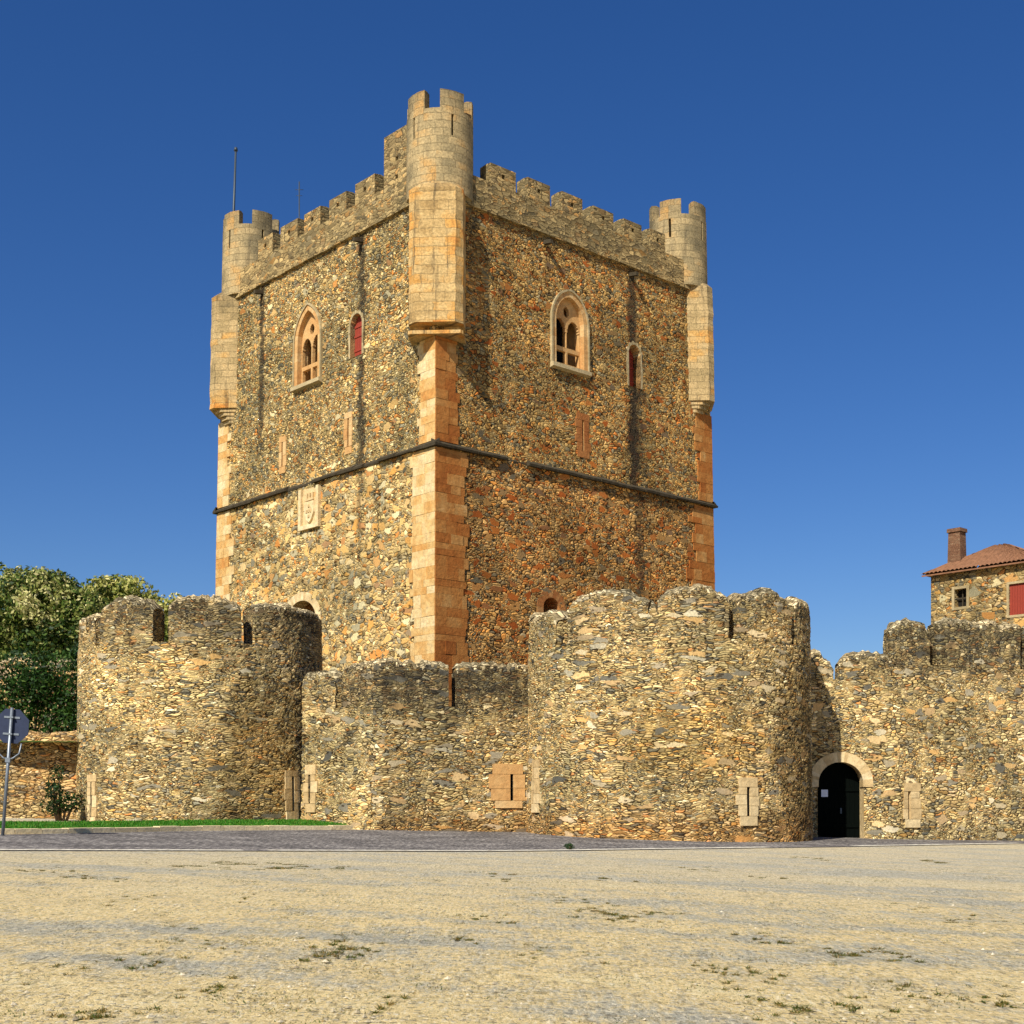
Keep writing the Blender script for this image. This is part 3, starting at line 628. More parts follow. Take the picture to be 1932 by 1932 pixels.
# quoins: toothed corner blocks
def quoin(cx, cy, dx, dy, z0, z1, lmin, lmax, mats, seed):
    r2 = np.random.default_rng(seed); mb = MB(); z = z0; k = 0
    while z < z1-0.05:
        h = min(r2.uniform(0.24, 0.52), z1-z); la = r2.uniform(lmin, lmax); lb = r2.uniform(lmin, lmax)
        if k % 2: la, lb = lb*0.9, la*1.05
        # split each leg into one to three stones
        for leg, ln in ((0, la), (1, lb)):
            t = -0.03
            while t < ln-0.05:
                w = min(r2.uniform(0.45, 0.95), ln-t)
                if ln-t-w < 0.2: w = ln-t
                o = 0.055+r2.uniform(0, .02)
                tv = r2.uniform(); g = 0.003
                if leg == 0: x0, x1, y0, y1 = (cx-dx*o, cx+dx*0.2, cy+dy*(t+g), cy+dy*(t+w-g))
                else: x0, x1, y0, y1 = (cx+dx*(t+g), cx+dx*(t+w-g), cy-dy*o, cy+dy*0.2)
                if leg == 1 and t < 0: x0 = cx+dx*(-0.05)
                mb.box(min(x0, x1), max(x0, x1), min(y0, y1), max(y0, y1), z+g, z+h-g, rnd=tv, mat=leg)
                t += w
        z += h; k += 1
    return mb.build('quoin', mats, KEEP, taper)
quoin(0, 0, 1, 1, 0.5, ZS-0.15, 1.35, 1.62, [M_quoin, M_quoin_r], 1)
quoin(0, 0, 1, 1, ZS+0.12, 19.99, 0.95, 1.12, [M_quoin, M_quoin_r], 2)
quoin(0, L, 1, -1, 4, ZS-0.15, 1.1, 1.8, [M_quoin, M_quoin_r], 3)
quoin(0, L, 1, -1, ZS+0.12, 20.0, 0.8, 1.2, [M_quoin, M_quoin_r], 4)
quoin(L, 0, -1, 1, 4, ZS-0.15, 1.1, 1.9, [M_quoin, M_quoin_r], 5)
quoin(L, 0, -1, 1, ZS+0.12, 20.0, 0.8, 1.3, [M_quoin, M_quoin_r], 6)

# parapet and merlons
TH, PO = 0.68, -0.10
mb = MB()
for side in range(4):
    f = (lambda s, o, z: (s, o, z), lambda s, o, z: (o, s, z), lambda s, o, z: (s, L-o, z), lambda s, o, z: (L-o, s, z))[side]
    a, b = (0.5, L-0.5); o0, o1 = PO, PO+TH; z0, z1 = ZC, 26.85
    v = [f(s, o, z) for s in (a, b) for o, z in ((o0, z0), (o0, z1), (o1, z1), (o1, z0))]
    mb.add(v, [(0, 1, 5, 4), (1, 2, 6, 5), (2, 3, 7, 6), (3, 0, 4, 7)])
mb.build('parapet', M_par, KEEP, taper)
for side in range(4):                                       # drip ledge under the parapet
    mb = MB()
    f = (lambda s, o, z: (s, o, z), lambda s, o, z: (o, s, z), lambda s, o, z: (s, L-o, z), lambda s, o, z: (L-o, s, z))[side]
    t = 0.9
    while t < L-0.9:
        w = min(rng.uniform(.5, .9), L-.9-t); o0 = PO-0.05+rng.uniform(-.015, .015); zb = ZC-0.16+rng.uniform(-.02, .02)
        v = [f(s, o, z) for s in (t+.006, t+w-.006) for o, z in ((.1, zb), (o0, zb+.04), (o0, ZC+.03), (.1, ZC+.06))]
        mb.add(v, [(0, 1, 5, 4), (1, 2, 6, 5), (2, 3, 7, 6), (0, 3, 2, 1), (4, 5, 6, 7)]); t += w
    mb.build('cornice', M_par, KEEP, taper)
def merlon(side, a, b, z0, z1, holes=1):
    mb = MB(); P = ((lambda u, v, dd: np.stack([u, PO+dd+0*u, v], 1)), (lambda u, v, dd: np.stack([PO+dd+0*u, L-u, v], 1)),
                    (lambda u, v, dd: np.stack([L-u, L-PO-dd+0*u, v], 1)), (lambda u, v, dd: np.stack([L-PO-dd+0*u, u, v], 1)))[side]
    if side in (1, 2): a, b = L-b, L-a
    c = (a+b)/2; hh = []
    hz = z0+(z1-z0)*0.42
    if holes: hh.append((c, 0.085, hz, hz+0.17))
    if holes > 1: hh.append((c, 0.085, hz-0.75, hz-0.58))
    us = np.unique([a, b]+[x for q in hh for x in (q[0]-q[1], q[0]+q[1])]); vs = np.unique([z0, z1]+[x for q in hh for x in q[2:]])
    grid_wall(mb, P, us, vs, lambda u, v: np.any([(np.abs(u-q[0]) < q[1]) & (v > q[2]) & (v < q[3]) for q in hh], 0) if hh else np.zeros(u.shape, bool), 0.45, smooth=False, mat_back=1)
    p = lambda u, v, dd: tuple(P(np.array([u]), np.array([v]), np.array([dd]))[0])
    j = rng.uniform(-.03, .03, 4); zt = z1
    mb.quad(p(a, z0, 0), p(a, z1, 0), p(a, z1, TH), p(a, z0, TH)); mb.quad(p(b, z0, 0), p(b, z0, TH), p(b, z1, TH), p(b, z1, 0))
    mb.quad(p(a, z0, TH), p(a, z1, TH), p(b, z1, TH), p(b, z0, TH))
    # slightly ridged, worn top
    m0 = p(a+.04, z1+.06, TH*.5); m1 = p(b-.04, z1+.05+j[0], TH*.5)
    mb.quad(p(a, z1, 0), p(b, z1, 0), m1, m0); mb.quad(m0, m1, p(b, z1, TH), p(a, z1, TH))
    mb.add([p(a, z1, 0), m0, p(a, z1, TH)], [(0, 1, 2)]); mb.add([p(b, z1, 0), p(b, z1, TH), m1], [(0, 1, 2)])
    return mb.build('merlon', [M_par, M_dark], KEEP, taper)
mr = [(2.79, 4.18), (4.86, 6.15), (6.87, 8.1), (8.78, 10.05), (10.73, 11.9), (12.47, 13.5)]
ml = [(9.86, 11.28), (8.04, 9.32), (6.06, 7.35), (4.0, 5.4), (11.95, 13.2)]
for i, (a, b) in enumerate(mr): merlon(0, a, b, 26.85, 27.68+rng.uniform(-.05, .05), 1)
for i, (a, b) in enumerate(ml): merlon(1, a, b, 26.85, 27.70+rng.uniform(-.05, .05), 1)
for k in range(6): merlon(2, 2.8+1.98*k, 4.1+1.98*k, 26.85, 27.7, 1); merlon(3, 2.8+1.98*k, 4.1+1.98*k, 26.85, 27.7, 1)
tag(merlon(1, 1.6, 3.35, 26.85, 28.95, 2), 'raised merlon beside the near turret')

# corner turrets and the diagonal buttresses that carry them
def turret(cx, cy, dx, dy, phi0, p=0.30):
    "dx,dy: outward diagonal"
    dn = math.sqrt(.5); ox, oy = dx*dn, dy*dn; ins = 1.36; r = 1.36
    tx, ty = cx-ox*ins, cy-oy*ins
    mb = MB(); fo = math.atan2(oy, ox)
    sl = [fo+phi0+R(36)*0+R(72)*k for k in range(5)]
    P = lambda u, v, dd: np.stack([tx+(r-dd)*np.cos(u/r), ty+(r-dd)*np.sin(u/r), v], 1)
    us = [fo*r+math.pi*2*r*k/60 for k in range(61)]; sw = 0.055
    cut = [(fo+phi0+R(72)*k+R(22))*r for k in range(5)]; base0 = fo*r
    cut = [base0+((q-base0) % (2*math.pi*r)) for q in cut]
    us = np.array(sorted(set(np.round(us+[q-sw for q in cut]+[q+sw for q in cut], 4))))
    zt = 29.0
    def hole(u, v):
        h = np.zeros(u.shape, bool)
        for q in cut: h |= (np.abs(u-q) < sw) & (v > 27.95) & (v < 28.8)
        return h
    vs = np.array([25.75, 26.3, 26.8, 27.3, 27.95, 28.4, 28.8, zt])
    grid_wall(mb, P, us, vs, hole, 0.4, mat_back=1, smooth=True)
    # small roll moulding, underside and wall walk
    ang = np.linspace(0, 2*math.pi, 49)
    ring = lambda rr, z: [(tx+rr*math.cos(a), ty+rr*math.sin(a), z) for a in ang]
    for (r0, z0), (r1, z1) in (((r, 25.75), (0.3, 25.6)), ((r, zt), (r-.42, zt)), ((r-.42, zt), (r-.42, 28.2)), ((r-.42, 28.2), (.01, 28.2))):
        A, B = ring(r0, z0), ring(r1, z1)
        mb.add(A+B, [(i, i+1, 49+i+1, 49+i) for i in range(48)], smooth=False)
    t = mb.build('corner_turret', [M_ash_tur, M_dark], KEEP, taper)
    for k in range(5):
        a0, a1 = fo+phi0+R(72)*k, fo+phi0+R(72)*k+R(45); h = 0.68+rng.uniform(-.06, .06); m = MB()
        aa = np.linspace(a0, a1, 9); V = []
        for a in aa:
            for rr, z in ((r, zt), (r, zt+h), (r-.22, zt+h+.05), (r-.42, zt+h), (r-.42, zt)): V.append((tx+rr*math.cos(a), ty+rr*math.sin(a), z+rng.uniform(-.012, .012)*(z > zt)))
        uvs = np.array([(a*r, v[2]+(0 if j < 2 else .3*j)) for i, a in enumerate(aa) for j, v in enumerate(V[i*5:i*5+5])])
        F = [(i*5+j, i*5+5+j, i*5+6+j, i*5+1+j) for i in range(8) for j in range(4)]
        m.add(V, F, uvs=uvs); m.add(V[:5], [(0, 1, 2, 3, 4)]); m.add(V[-5:], [(4, 3, 2, 1, 0)])
        m.build('merlon', M_ash_tur, t, taper)
    # diagonal buttress, front plane just beyond the corner
    hw = 1.08; CH = 0.28; px_, py_ = -oy, ox; dep = 2.2
    def at(o, s, z): return (cx+ox*o+px_*s, cy+oy*o+py_*s, z)
    m = MB()
    def blk(pf, hwf, z0, z1, c=0.36):
        c = min(c, hwf*.6)
        o_ = [(-dep, -hwf), (pf-c, -hwf), (pf, -hwf+c), (pf, hwf-c), (pf-c, hwf), (-dep, hwf)]
        v = [at(a_, b_, z) for z in (z0, z1) for a_, b_ in o_]
        m.add(v, [tuple(range(6))[::-1], tuple(range(6, 12))]+[(k_, (k_+1) % 6, 6+(k_+1) % 6, 6+k_) for k_ in range(6)])
    # three-faced front, course by course, a little uneven
    zz = np.arange(20.45, 25.73, 5.27/17); rings = []
    def ring_(z, e_, c): return [at(-dep, -hw-e_, z), at(p+e_-c, -hw-e_, z), at(p+e_, -hw-e_+c, z), at(p+e_, 0, z), at(p+e_, hw+e_-c, z), at(p+e_-c, hw+e_, z), at(-dep, hw+e_, z)]
    for z in zz: rings.append(ring_(z, rng.normal(0, .010), CH+rng.normal(0, .015)))
    rings.append(ring_(25.98, -.22, CH))
    lens_ = np.array([0, dep, dep+.5, dep+hw, dep+2*hw-.4, dep+2*hw+.1, 2*dep+2*hw+.1])
    V_ = [q_ for r_ in rings for q_ in r_]; U_ = np.array([(lens_[k_], z_) for z_ in list(zz)+[25.98] for k_ in range(7)])
    m.add(V_, [(a_*7+k_, a_*7+k_+1, a_*7+8+k_, a_*7+7+k_) for a_ in range(len(zz)) for k_ in range(6)], uvs=U_)
    m.add(rings[0], [tuple(range(7))[::-1]]); m.add(rings[-1], [tuple(range(7))])
    b = m.build('diagonal_buttress', M_ash_box if dx+dy == -2 else M_ash_side, KEEP, taper)
    m = MB()
    if dx+dy != -2:
        zt = 20.447
        for k in range(7):
            zb = zt-0.17; ex = 0.03+0.95*((k+1)/7)**0.8; blk(p-ex, hw-ex*.30, zb, zt-.003); zt = zb
        m.build('corbel', M_ash_side, b, taper); return
    blk(p-0.6, hw-0.15, 20.14, 20.447, .1); blk(p-0.03, hw+0.01, 20.0, 20.137, .1)
    m.build('corbel', M_ash_box, b, taper)
turret(0, 0, -1, -1, R(6)-0.0)
turret(0, L, -1, 1, R(34)); turret(L, 0, 1, -1, R(-60), .16); turret(L, L, 1, 1, 0)

# gothic windows with mullion, transom and tracery
def arch_outline(w, z0, zs, za, k=1.0, n=12):
    pts = [(-w, z0), (-w, zs)]
    aa = [math.sin(i/n*math.pi/2) for i in range(1, n)]
    pts += [(-w*float(archw(t, k)), zs+(za-zs)*t) for t in aa]+[(0, za)]+[(w*float(archw(t, k)), zs+(za-zs)*t) for t in aa[::-1]]
    return pts+[(w, zs), (w, z0)]
def frame_band(mb, P, uc, inner, wd, out, dep, closed=True, rnds=None, wob=0.0):
    "dressed stones round an opening: stands proud by out and lines the reveal to dep"
    pts = np.array(inner); pc = pts.mean(0)
    t = np.gradient(pts, axis=0); nrm = np.stack([-t[:, 1], t[:, 0]], 1); nrm /= np.linalg.norm(nrm, axis=1)[:, None]
    outer = pts+nrm*wd
    if wob: outer += nrm*(np.array([((i//2) % 2)*wob for i in range(len(pts))])[:, None])
    q = lambda p, dd: P(np.array([uc+p[0]]), np.array([p[1]]), np.array([dd]))[0]
    for i in range(len(pts)-1):
        a, b, c, d2 = pts[i], pts[i+1], outer[i+1], outer[i]; r = rng.uniform() if rnds is None else rnds
        V = [q(a, -out), q(b, -out), q(c, -out), q(d2, -out), q(a, dep), q(b, dep), q(c, 0.06), q(d2, 0.06)]
        mb.add(V, [(0, 1, 2, 3), (1, 0, 4, 5), (3, 2, 6, 7)], rnd=r)
    for e in (0, -1):
        a, d2 = pts[e], outer[e]; mb.add([q(a, -out), q(d2, -out), q(d2, .06), q(a, .06)], [(0, 1, 2, 3)])
def subdiv_sides(pts, step=0.35):
    out = [pts[0]]
    for a, b in zip(pts[:-1], pts[1:]):
        n = max(1, int(math.dist(a, b)/step))
        for i in range(1, n+1): out.append((a[0]+(b[0]-a[0])*i/n, a[1]+(b[1]-a[1])*i/n))
    return out
def gothic(P, w, label):
    uc, hw, z0, zs, za, kk = w
    mb = MB(); frame_band(mb, P, uc, subdiv_sides(arch_outline(hw-.12, z0, zs, za-.1, kk)), 0.24, 0.07, 0.5)
    fr = mb.build('window', M_warm, KEEP, taper); fr['label'] = label
    mb = MB(); frame_band(mb, P, uc, subdiv_sides(arch_outline(hw+.10, z0-.1, zs, za+.14, kk)), 0.085, 0.12, 0.0)
    mb.build('hood_moulding', M_hood, fr, taper)
    mb = MB()
    q = lambda u, v, dd: P(np.array([u]), np.array([v]), np.array([dd]))[0]
    a, b = uc-hw-.2, uc+hw+.2
    V = [q(a, z0-.22, .05), q(b, z0-.22, .05), q(b, z0-.16, -.22), q(a, z0-.16, -.22), q(a, z0, -.22), q(b, z0, -.22), q(b, z0+.12, .7), q(a, z0+.12, .7)]
    mb.add(V, [(0, 1, 2, 3), (3, 2, 5, 4), (4, 5, 6, 7), (0, 3, 4, 7), (1, 6, 5, 2)], rnd=.8); mb.build('sill', M_hood, fr, taper)
    # tracery plate
    iw = hw-.12
    def hole(u, v):
        x = u-uc; h = np.zeros(u.shape, bool); lw = iw*0.5-0.035
        for c in (-iw*.5, iw*.5):
            h |= (np.abs(x-c) < lw-.02) & (v > z0+.18) & (v < z0+.72)
            top = zs+0.0; t = np.clip((v-(top-.35))/.55, 0, 1)
            h |= (np.abs(x-c) < lw*np.sqrt(np.maximum(0, 1-t**1.6))) & (v > z0+.88) & (v < top+.2)
        h |= ((x/.17)**2+((v-(zs+.52))/.22)**2 < 1)
        h |= ~pointed(u, v, uc, iw+.03, z0, zs, za-.06, kk)
        return h
    for dd, nm in ((0.17, 'tracery'),):
        mb = MB(); Q = lambda u, v, k: P(u, v, k+dd)
        grid_wall(mb, Q, steps(uc-iw, uc+iw, .035), steps(z0+.02, za-.1, .035), hole, 0.16, back=False, smooth=False)
        mb.build(nm, M_warm, fr, taper)
    return fr
gothic(PL, W_gothicL, 'pointed window with pale tracery on the brighter side of the keep')
gothic(PR, W_gothicR, 'pointed window with pale tracery on the darker side of the keep')
def shuttered(P, w, dep, label):
    uc, hw, z0, zs, za = w; mb = MB()
    frame_band(mb, P, uc, subdiv_sides(arch_outline(hw, z0, zs, za)), 0.10, 0.03, 0.45, wob=0.05)
    fr = mb.build('window', M_hood, KEEP, taper); fr['label'] = label
    mb = MB(); q = lambda u, v, dd: P(np.array([u]), np.array([v]), np.array([dd]))[0]
    nb = 5
    for i in range(nb):
        a, b = uc-hw+2*hw*i/nb+.006, uc-hw+2*hw*(i+1)/nb-.006; zt = za-.05
        V = [q(a, z0, dep), q(b, z0, dep), q(b, zt, dep), q(a, zt, dep), q(a, z0, dep+.05), q(b, z0, dep+.05), q(b, zt, dep+.05), q(a, zt, dep+.05)]
        mb.add(V, [(0, 1, 2, 3), (0, 3, 7, 4), (1, 5, 6, 2), (4, 7, 6, 5)])
    for zz in (z0+.3, (z0+za)/2, za-.5):
        V = [q(uc-hw, zz, dep-.03), q(uc+hw, zz, dep-.03), q(uc+hw, zz+.1, dep-.03), q(uc-hw, zz+.1, dep-.03), q(uc-hw, zz, dep), q(uc+hw, zz, dep), q(uc+hw, zz+.1, dep), q(uc-hw, zz+.1, dep)]
        mb.add(V, [(0, 1, 2, 3), (0, 4, 5, 1), (3, 2, 6, 7)])
    mb.build('shutter', M_red, fr, taper)
shuttered(PL, W_shutL, 0.22, 'small arched window with a red shutter on the brighter side')
shuttered(PR, W_shutR, 0.42, 'small arched window with a shadowed red shutter on the darker side')
# blocks round the loops of the keep
def loop_blocks(P, uc, z0, z1, wl, wr, top, bot, mat, name='arrow_loop', proud=0.035, parent=None, sw=0.06, xf=None, seed=0):
    r2 = np.random.default_rng(seed+int(abs(uc)*100)); mb = MB(); par = parent
    def blk(u0, u1, v0, v1):
        o = proud+r2.uniform(0, .02); us = np.linspace(u0, u1, max(2, int((u1-u0)/.2)+2)); n = len(us)
        A = P(us, us*0+v0, us*0-o); B = P(us, us*0+v1, us*0-o); C_ = P(us, us*0+v0, us*0+.2); D_ = P(us, us*0+v1, us*0+.2)
        V = np.concatenate([A, B, C_, D_]); F = []
        for i in range(n-1): F += [(i, i+1, n+i+1, n+i), (n+i, n+i+1, 3*n+i+1, 3*n+i), (2*n+i, 2*n+i+1, i+1, i)]
        F += [(0, n, 3*n, 2*n), (n-1, 3*n-1, 4*n-1, 2*n-1)]
        mb.add(V, F, rnd=r2.uniform())
    g = 0.006
    blk(uc-wl*.8, uc+wr*.8, z1+g, z1+top); blk(uc-wl*.7, uc+wr*.75, z0-bot, z0-g)
    for sgn, wd in ((-1, wl), (1, wr)):
        z = z0
        while z < z1-.02:
            h = min(r2.uniform(.28, .5), z1-z)
            if z1-z-h < .15: h = z1-z
            ww = wd*r2.uniform(.65, 1.05)
            a, b = (uc-ww, uc-sw) if sgn < 0 else (uc+sw, uc+ww)
            blk(a, b, z+g, z+h-g); z += h
    return mb.build(name, mat, par, xf)
for (a, hw, z0, z1), mt in zip(slitL, (M_warm, M_warm)): loop_blocks(PL, a, z0, z1, .34, .34, .25, .3, mt, parent=KEEP, xf=taper)
for a, hw, z0, z1 in slitR: loop_blocks(PR, a, z0, z1, .48, .48, .3, .3, M_orange, parent=KEEP, xf=taper)
# arches over the low openings
mb = MB(); frame_band(mb, PL, D_archL[0], subdiv_sides(arch_outline(1.15, 5.2, 9.8, 10.7)), .38, .03, .6); tag(mb.build('doorway_arch', M_dress, KEEP, taper), 'pale stone arch')
mb = MB(); frame_band(mb, PR, D_archR[0], subdiv_sides(arch_outline(.46, 8.2, 9.95, 10.4)), .36, .03, .6); tag(mb.build('doorway_arch', M_orange, KEEP, taper), 'small rusty orange arch')
# heraldic panel under the string course
mb = MB(); uc, z0, z1, hw = L-8.65, 13.75, 15.55, .78
q = lambda u, v, dd: P(np.array([u]), np.array([v]), np.array([dd]))[0]
P = PL
def pbox(mb, u0, u1, v0, v1, d0, d1, **k):
    V = [q(u0, v0, d0), q(u1, v0, d0), q(u1, v1, d0), q(u0, v1, d0), q(u0, v0, d1), q(u1, v0, d1), q(u1, v1, d1), q(u0, v1, d1)]
    mb.add(V, [(0, 1, 2, 3), (0, 4, 5, 1), (3, 2, 6, 7), (0, 3, 7, 4), (1, 5, 6, 2)], **k)
pbox(mb, uc-hw, uc-hw+.2, z0, z1, -.16, .1, rnd=.9); pbox(mb, uc+hw-.2, uc+hw, z0, z1, -.16, .1, rnd=.8)
pbox(mb, uc-hw+.204, uc+hw-.204, z0, z0+.18, -.16, .1, rnd=1); pbox(mb, uc-hw+.204, uc+hw-.204, z0+.184, z1, -.03, .1, rnd=.5)
pn = mb.build('heraldic_panel', M_dress, KEEP, taper)
mb = MB()
sh = [(-.34, 14.95), (.34, 14.95), (.34, 14.45), (.2, 14.18), (0, 14.02), (-.2, 14.18), (-.34, 14.45)]
V = [q(uc+x, z, -.12) for x, z in sh]+[q(uc+x*1.12, z, -.03) for x, z in sh]
mb.add(V, [tuple(range(7))[::-1]]+[(i, (i+1) % 7, 7+(i+1) % 7, 7+i) for i in range(7)], rnd=.9)
for x in (-.22, 0, .22): pbox(mb, uc+x-.06, uc+x+.06, 15.05, 15.32, -.11, -.03, rnd=.4)
pbox(mb, uc-.3, uc+.3, 14.99, 15.08, -.12, -.03, rnd=.6)
for x, z in ((0, 14.75), (0, 14.3), (-.16, 14.52), (.16, 14.52), (0, 14.52)): pbox(mb, uc+x-.055, uc+x+.055, z-.06, z+.06, -.15, -.12, rnd=.3)
mb.build('shield', M_dress, pn, taper)
# rain spouts that feed the black streaks
for P_, uu in ((PL, L-5.0), (PL, L-12.9), (PR, 5.9), (PR, 11.2)):
    mb = MB(); q = lambda u, v, dd: P_(np.array([u]), np.array([v]), np.array([dd]))[0]
    V = [q(uu+a, z, dd) for dd, w, zb in ((.1, .1, 25.2), (-.45, .07, 25.12)) for a, z in ((-w, zb), (w, zb), (w, zb+.16), (-w, zb+.16))]
    mb.add(V, [(0, 1, 5, 4), (1, 2, 6, 5), (2, 3, 7, 6), (3, 0, 4, 7), (4, 5, 6, 7)]); mb.build('rain_spout', M_led, KEEP, taper)

# poles on the keep
mb = MB(); mb.tube([(0, 0, 0), (0.05, 0, 2.0), (.16, 0, 5.2)], [.075, .065, .05], 8); mb.tube([(.16, 0, 5.18), (.165, 0, 5.34)], [.1, .07], 8)
o = mb.build('flagpole', M_pole); o.location = (-13.5, 66.4, 28.15); tag(o, 'bare grey flagpole rising from the far left turret of the keep', 'flagpole')
mb = MB(); mb.tube([(0, 0, 0), (0, 0, 6.8)], .032, 6); mb.tube([(-.2, 0, 6.4), (.2, 0, 6.4)], .014, 5); mb.tube([(-.15, 0, 6.1), (.15, 0, 6.1)], .014, 5)
o = mb.build('antenna', M_pole); o.location = (-10.6, 68.5, 26.0); tag(o, 'thin antenna mast on the keep roof, right of the flagpole', 'antenna')

# ------------------------------------------------------------------ barbican walls
def cylP(cx, cy, r, zt, bat):
    def P(u, v, dd):
        rr = r+bat*np.maximum(0, zt-v)-dd; ph = u/r
        return np.stack([cx+rr*np.sin(ph), cy-rr*np.cos(ph), v], 1)
    return P
def planeP(a, b, bat=0.0, zt=8):
    a, b = np.array(a, float), np.array(b, float); t = (b-a)/np.linalg.norm(b-a); n = np.array([t[1], -t[0]])   # n: outward (towards the camera)
    def P(u, v, dd):
        o = bat*np.maximum(0, zt-v)-dd
        return np.stack([a[0]+t[0]*u+n[0]*o, a[1]+t[1]*u+n[1]*o, v], 1)
    return P, float(np.linalg.norm(b-a))
def polyP(pts, bat=0.0, zt=8):
    "a wall along a bent line, one continuous surface"
    pts = np.array(pts, float); sg = np.r_[0, np.cumsum(np.linalg.norm(np.diff(pts, axis=0), axis=1))]
    t = np.linspace(0, sg[-1], 400); q = np.stack([np.interp(t, sg, pts[:, i]) for i in (0, 1)], 1)
    for _ in range(8): q[1:-1] = (q[:-2]+2*q[1:-1]+q[2:])/4
    g = np.gradient(q, axis=0); g /= np.linalg.norm(g, axis=1)[:, None]; nn = np.stack([g[:, 1], -g[:, 0]], 1)
    def P(u, v, dd):
        o = bat*np.maximum(0, zt-v)-dd
        f = lambda a: np.interp(u, t, a)
        return np.stack([f(q[:, 0])+f(nn[:, 0])*o, f(q[:, 1])+f(nn[:, 1])*o, v], 1)
    return P, float(sg[-1]), sg
def loophole(name_seed, P, uc, z0, z1, wl, wr, top, bot, mat, parent): return loop_blocks(P, uc, z0, z1, wl, wr, top, bot, mat, 'arrow_loop', .05, parent, .06, None, name_seed)
def rects(hs): return lambda u, v: np.any([(np.abs(u-c) < w) & (v > a) & (v < b) for c, w, a, b in hs], 0)

def wall_top(mb, P, u0, u1, z, dep, mat=0):
    us = steps(u0, u1, .4); n = len(us); A = P(us, us*0+z, us*0); B = P(us, us*0+z, us*0+dep)
    mb.add(np.concatenate([A, B]), [(i, i+1, n+i+1, n+i) for i in range(n-1)], mat=mat)

def px2phi(px, cx, cy, r):
    "angle on a drum whose front is seen at column px of the 1932 view"
    u = (px*0.53-512)/FPX; dx, dy = u, 1.0
    a = dx*dx+dy*dy; b = -2*(dx*cx+dy*cy); c = cx*cx+cy*cy-r*r; q = b*b-4*a*c
    if q < 0: t = -b/(2*a)
    else: t = (-b-math.sqrt(q))/(2*a)
    return math.atan2(dx*t-cx, cy-dy*t)
def px2u(px, a, b):
    "distance along a straight wall a-b of column px"
    k = (px*0.53-512)/FPX; ax, ay = a; tx, ty = b[0]-a[0], b[1]-a[1]; l = math.hypot(tx, ty); tx /= l; ty /= l
    return (k*ay-ax)/(tx-k*ty)

# right drum
BR = (5.35, 47.2, 4.75)
ob = thing('bastion', 'big round rubble bastion with broad slotted merlons, right in front of the keep', 'bastion', (0, 0, 0), 0, 'round bastions before the keep')
P = cylP(*BR, 8.3, 0.012); r = BR[2]; sill = 6.85
mb = MB(); hs = [(px2phi(1408, *BR)*r, .06, 1.35, 2.25), (px2phi(1013, *BR)*r, .055, 1.75, 2.95)]
us = steps(R(-120)*r, R(125)*r, .075, [x for h_ in hs for x in (h_[0]-h_[1], h_[0]+h_[1])])
grid_wall(mb, P, us, steps(0.0, sill, .075, [x for h_ in hs for x in h_[2:]]), rects(hs), .6, mat_rev=1, mat_back=1)
wall_top(mb, P, us[0], us[-1], sill, 3.2); mb.build('wall', [M_br, M_dark], ob)
edges = [(-165, -118), (-112, -84), None]
sp = [(938, 1050), (1072, 1223), (1223, 1241), (1241, 1375), (1391, 1492)]
hts = [1.2, 1.55, 1.16, 1.58, 1.6]
for (a, b), h in zip(sp, hts):
    mb = MB(); u0 = px2phi(a, *BR)*r if a > 990 else R(-86)*r; loft_merlon(mb, P, u0, px2phi(b, *BR)*r, sill, h, 1.0, .2, 0, 1)
    mb.build('merlon', [M_br, M_cap], ob)
u_last = px2phi(1494, *BR)+R(2.5)
for a0, a1 in ((u_last, u_last+R(26)), (u_last+R(30), u_last+R(60)), (R(-122), R(-92))):
    mb = MB(); loft_merlon(mb, P, a0*r, a1*r, sill, 1.5, .62, .12, 0, 1); mb.build('merlon', [M_br, M_cap], ob)
tag(loophole(1, P, hs[0][0], 1.35, 2.25, .42, .42, .3, .3, M_dress, ob), 'pale loop near the gate')
tag(loophole(2, P, hs[1][0], 1.75, 2.95, .22, .55, .25, .3, M_dress, ob), 'pale loop by the curtain wall')

# left drum
BL = (-11.3, 50.2, 4.3)
ob = thing('bastion', 'round rubble bastion with dark mossy merlons, left of the keep above the grass verge', 'bastion', (0, 0, 0), 0, 'round bastions before the keep')
P = cylP(*BL, 8.3, 0.012); r = BL[2]; sill = 7.15
mb = MB(); hs = [(px2phi(178, *BL)*r, .05, 1.3, 2.5), (px2phi(548, *BL)*r, .05, 1.5, 2.7)]
us = steps(R(-120)*r, R(120)*r, .075, [x for h_ in hs for x in (h_[0]-h_[1], h_[0]+h_[1])])
grid_wall(mb, P, us, steps(0.0, sill, .075, [x for h_ in hs for x in h_[2:]]), rects(hs), .6, mat_rev=1, mat_back=1)
wall_top(mb, P, us[0], us[-1], sill, 3.2); mb.build('wall', [M_bl, M_dark], ob)
for a, b, h, ar in ((150, 181, 1.1, .1), (190, 289, 1.55, .2), (318, 455, 1.55, .12), (481, 560, 1.5, .08)):
    mb = MB(); p0 = px2phi(a, *BL); p1 = px2phi(b, *BL)
    if b == 560: p1 = R(96)
    loft_merlon(mb, P, p0*r, p1*r, sill, h, .9, ar, 0, 1); mb.build('merlon', [M_bl, M_cap], ob)
tag(loophole(3, P, hs[0][0], 1.3, 2.5, .38, .38, .25, .2, M_dress, ob), 'pale loop at the outer edge')
tag(loophole(4, P, hs[1][0], 1.5, 2.7, .45, .35, .2, .3, M_dress, ob), 'loop in the corner beside the curtain wall')

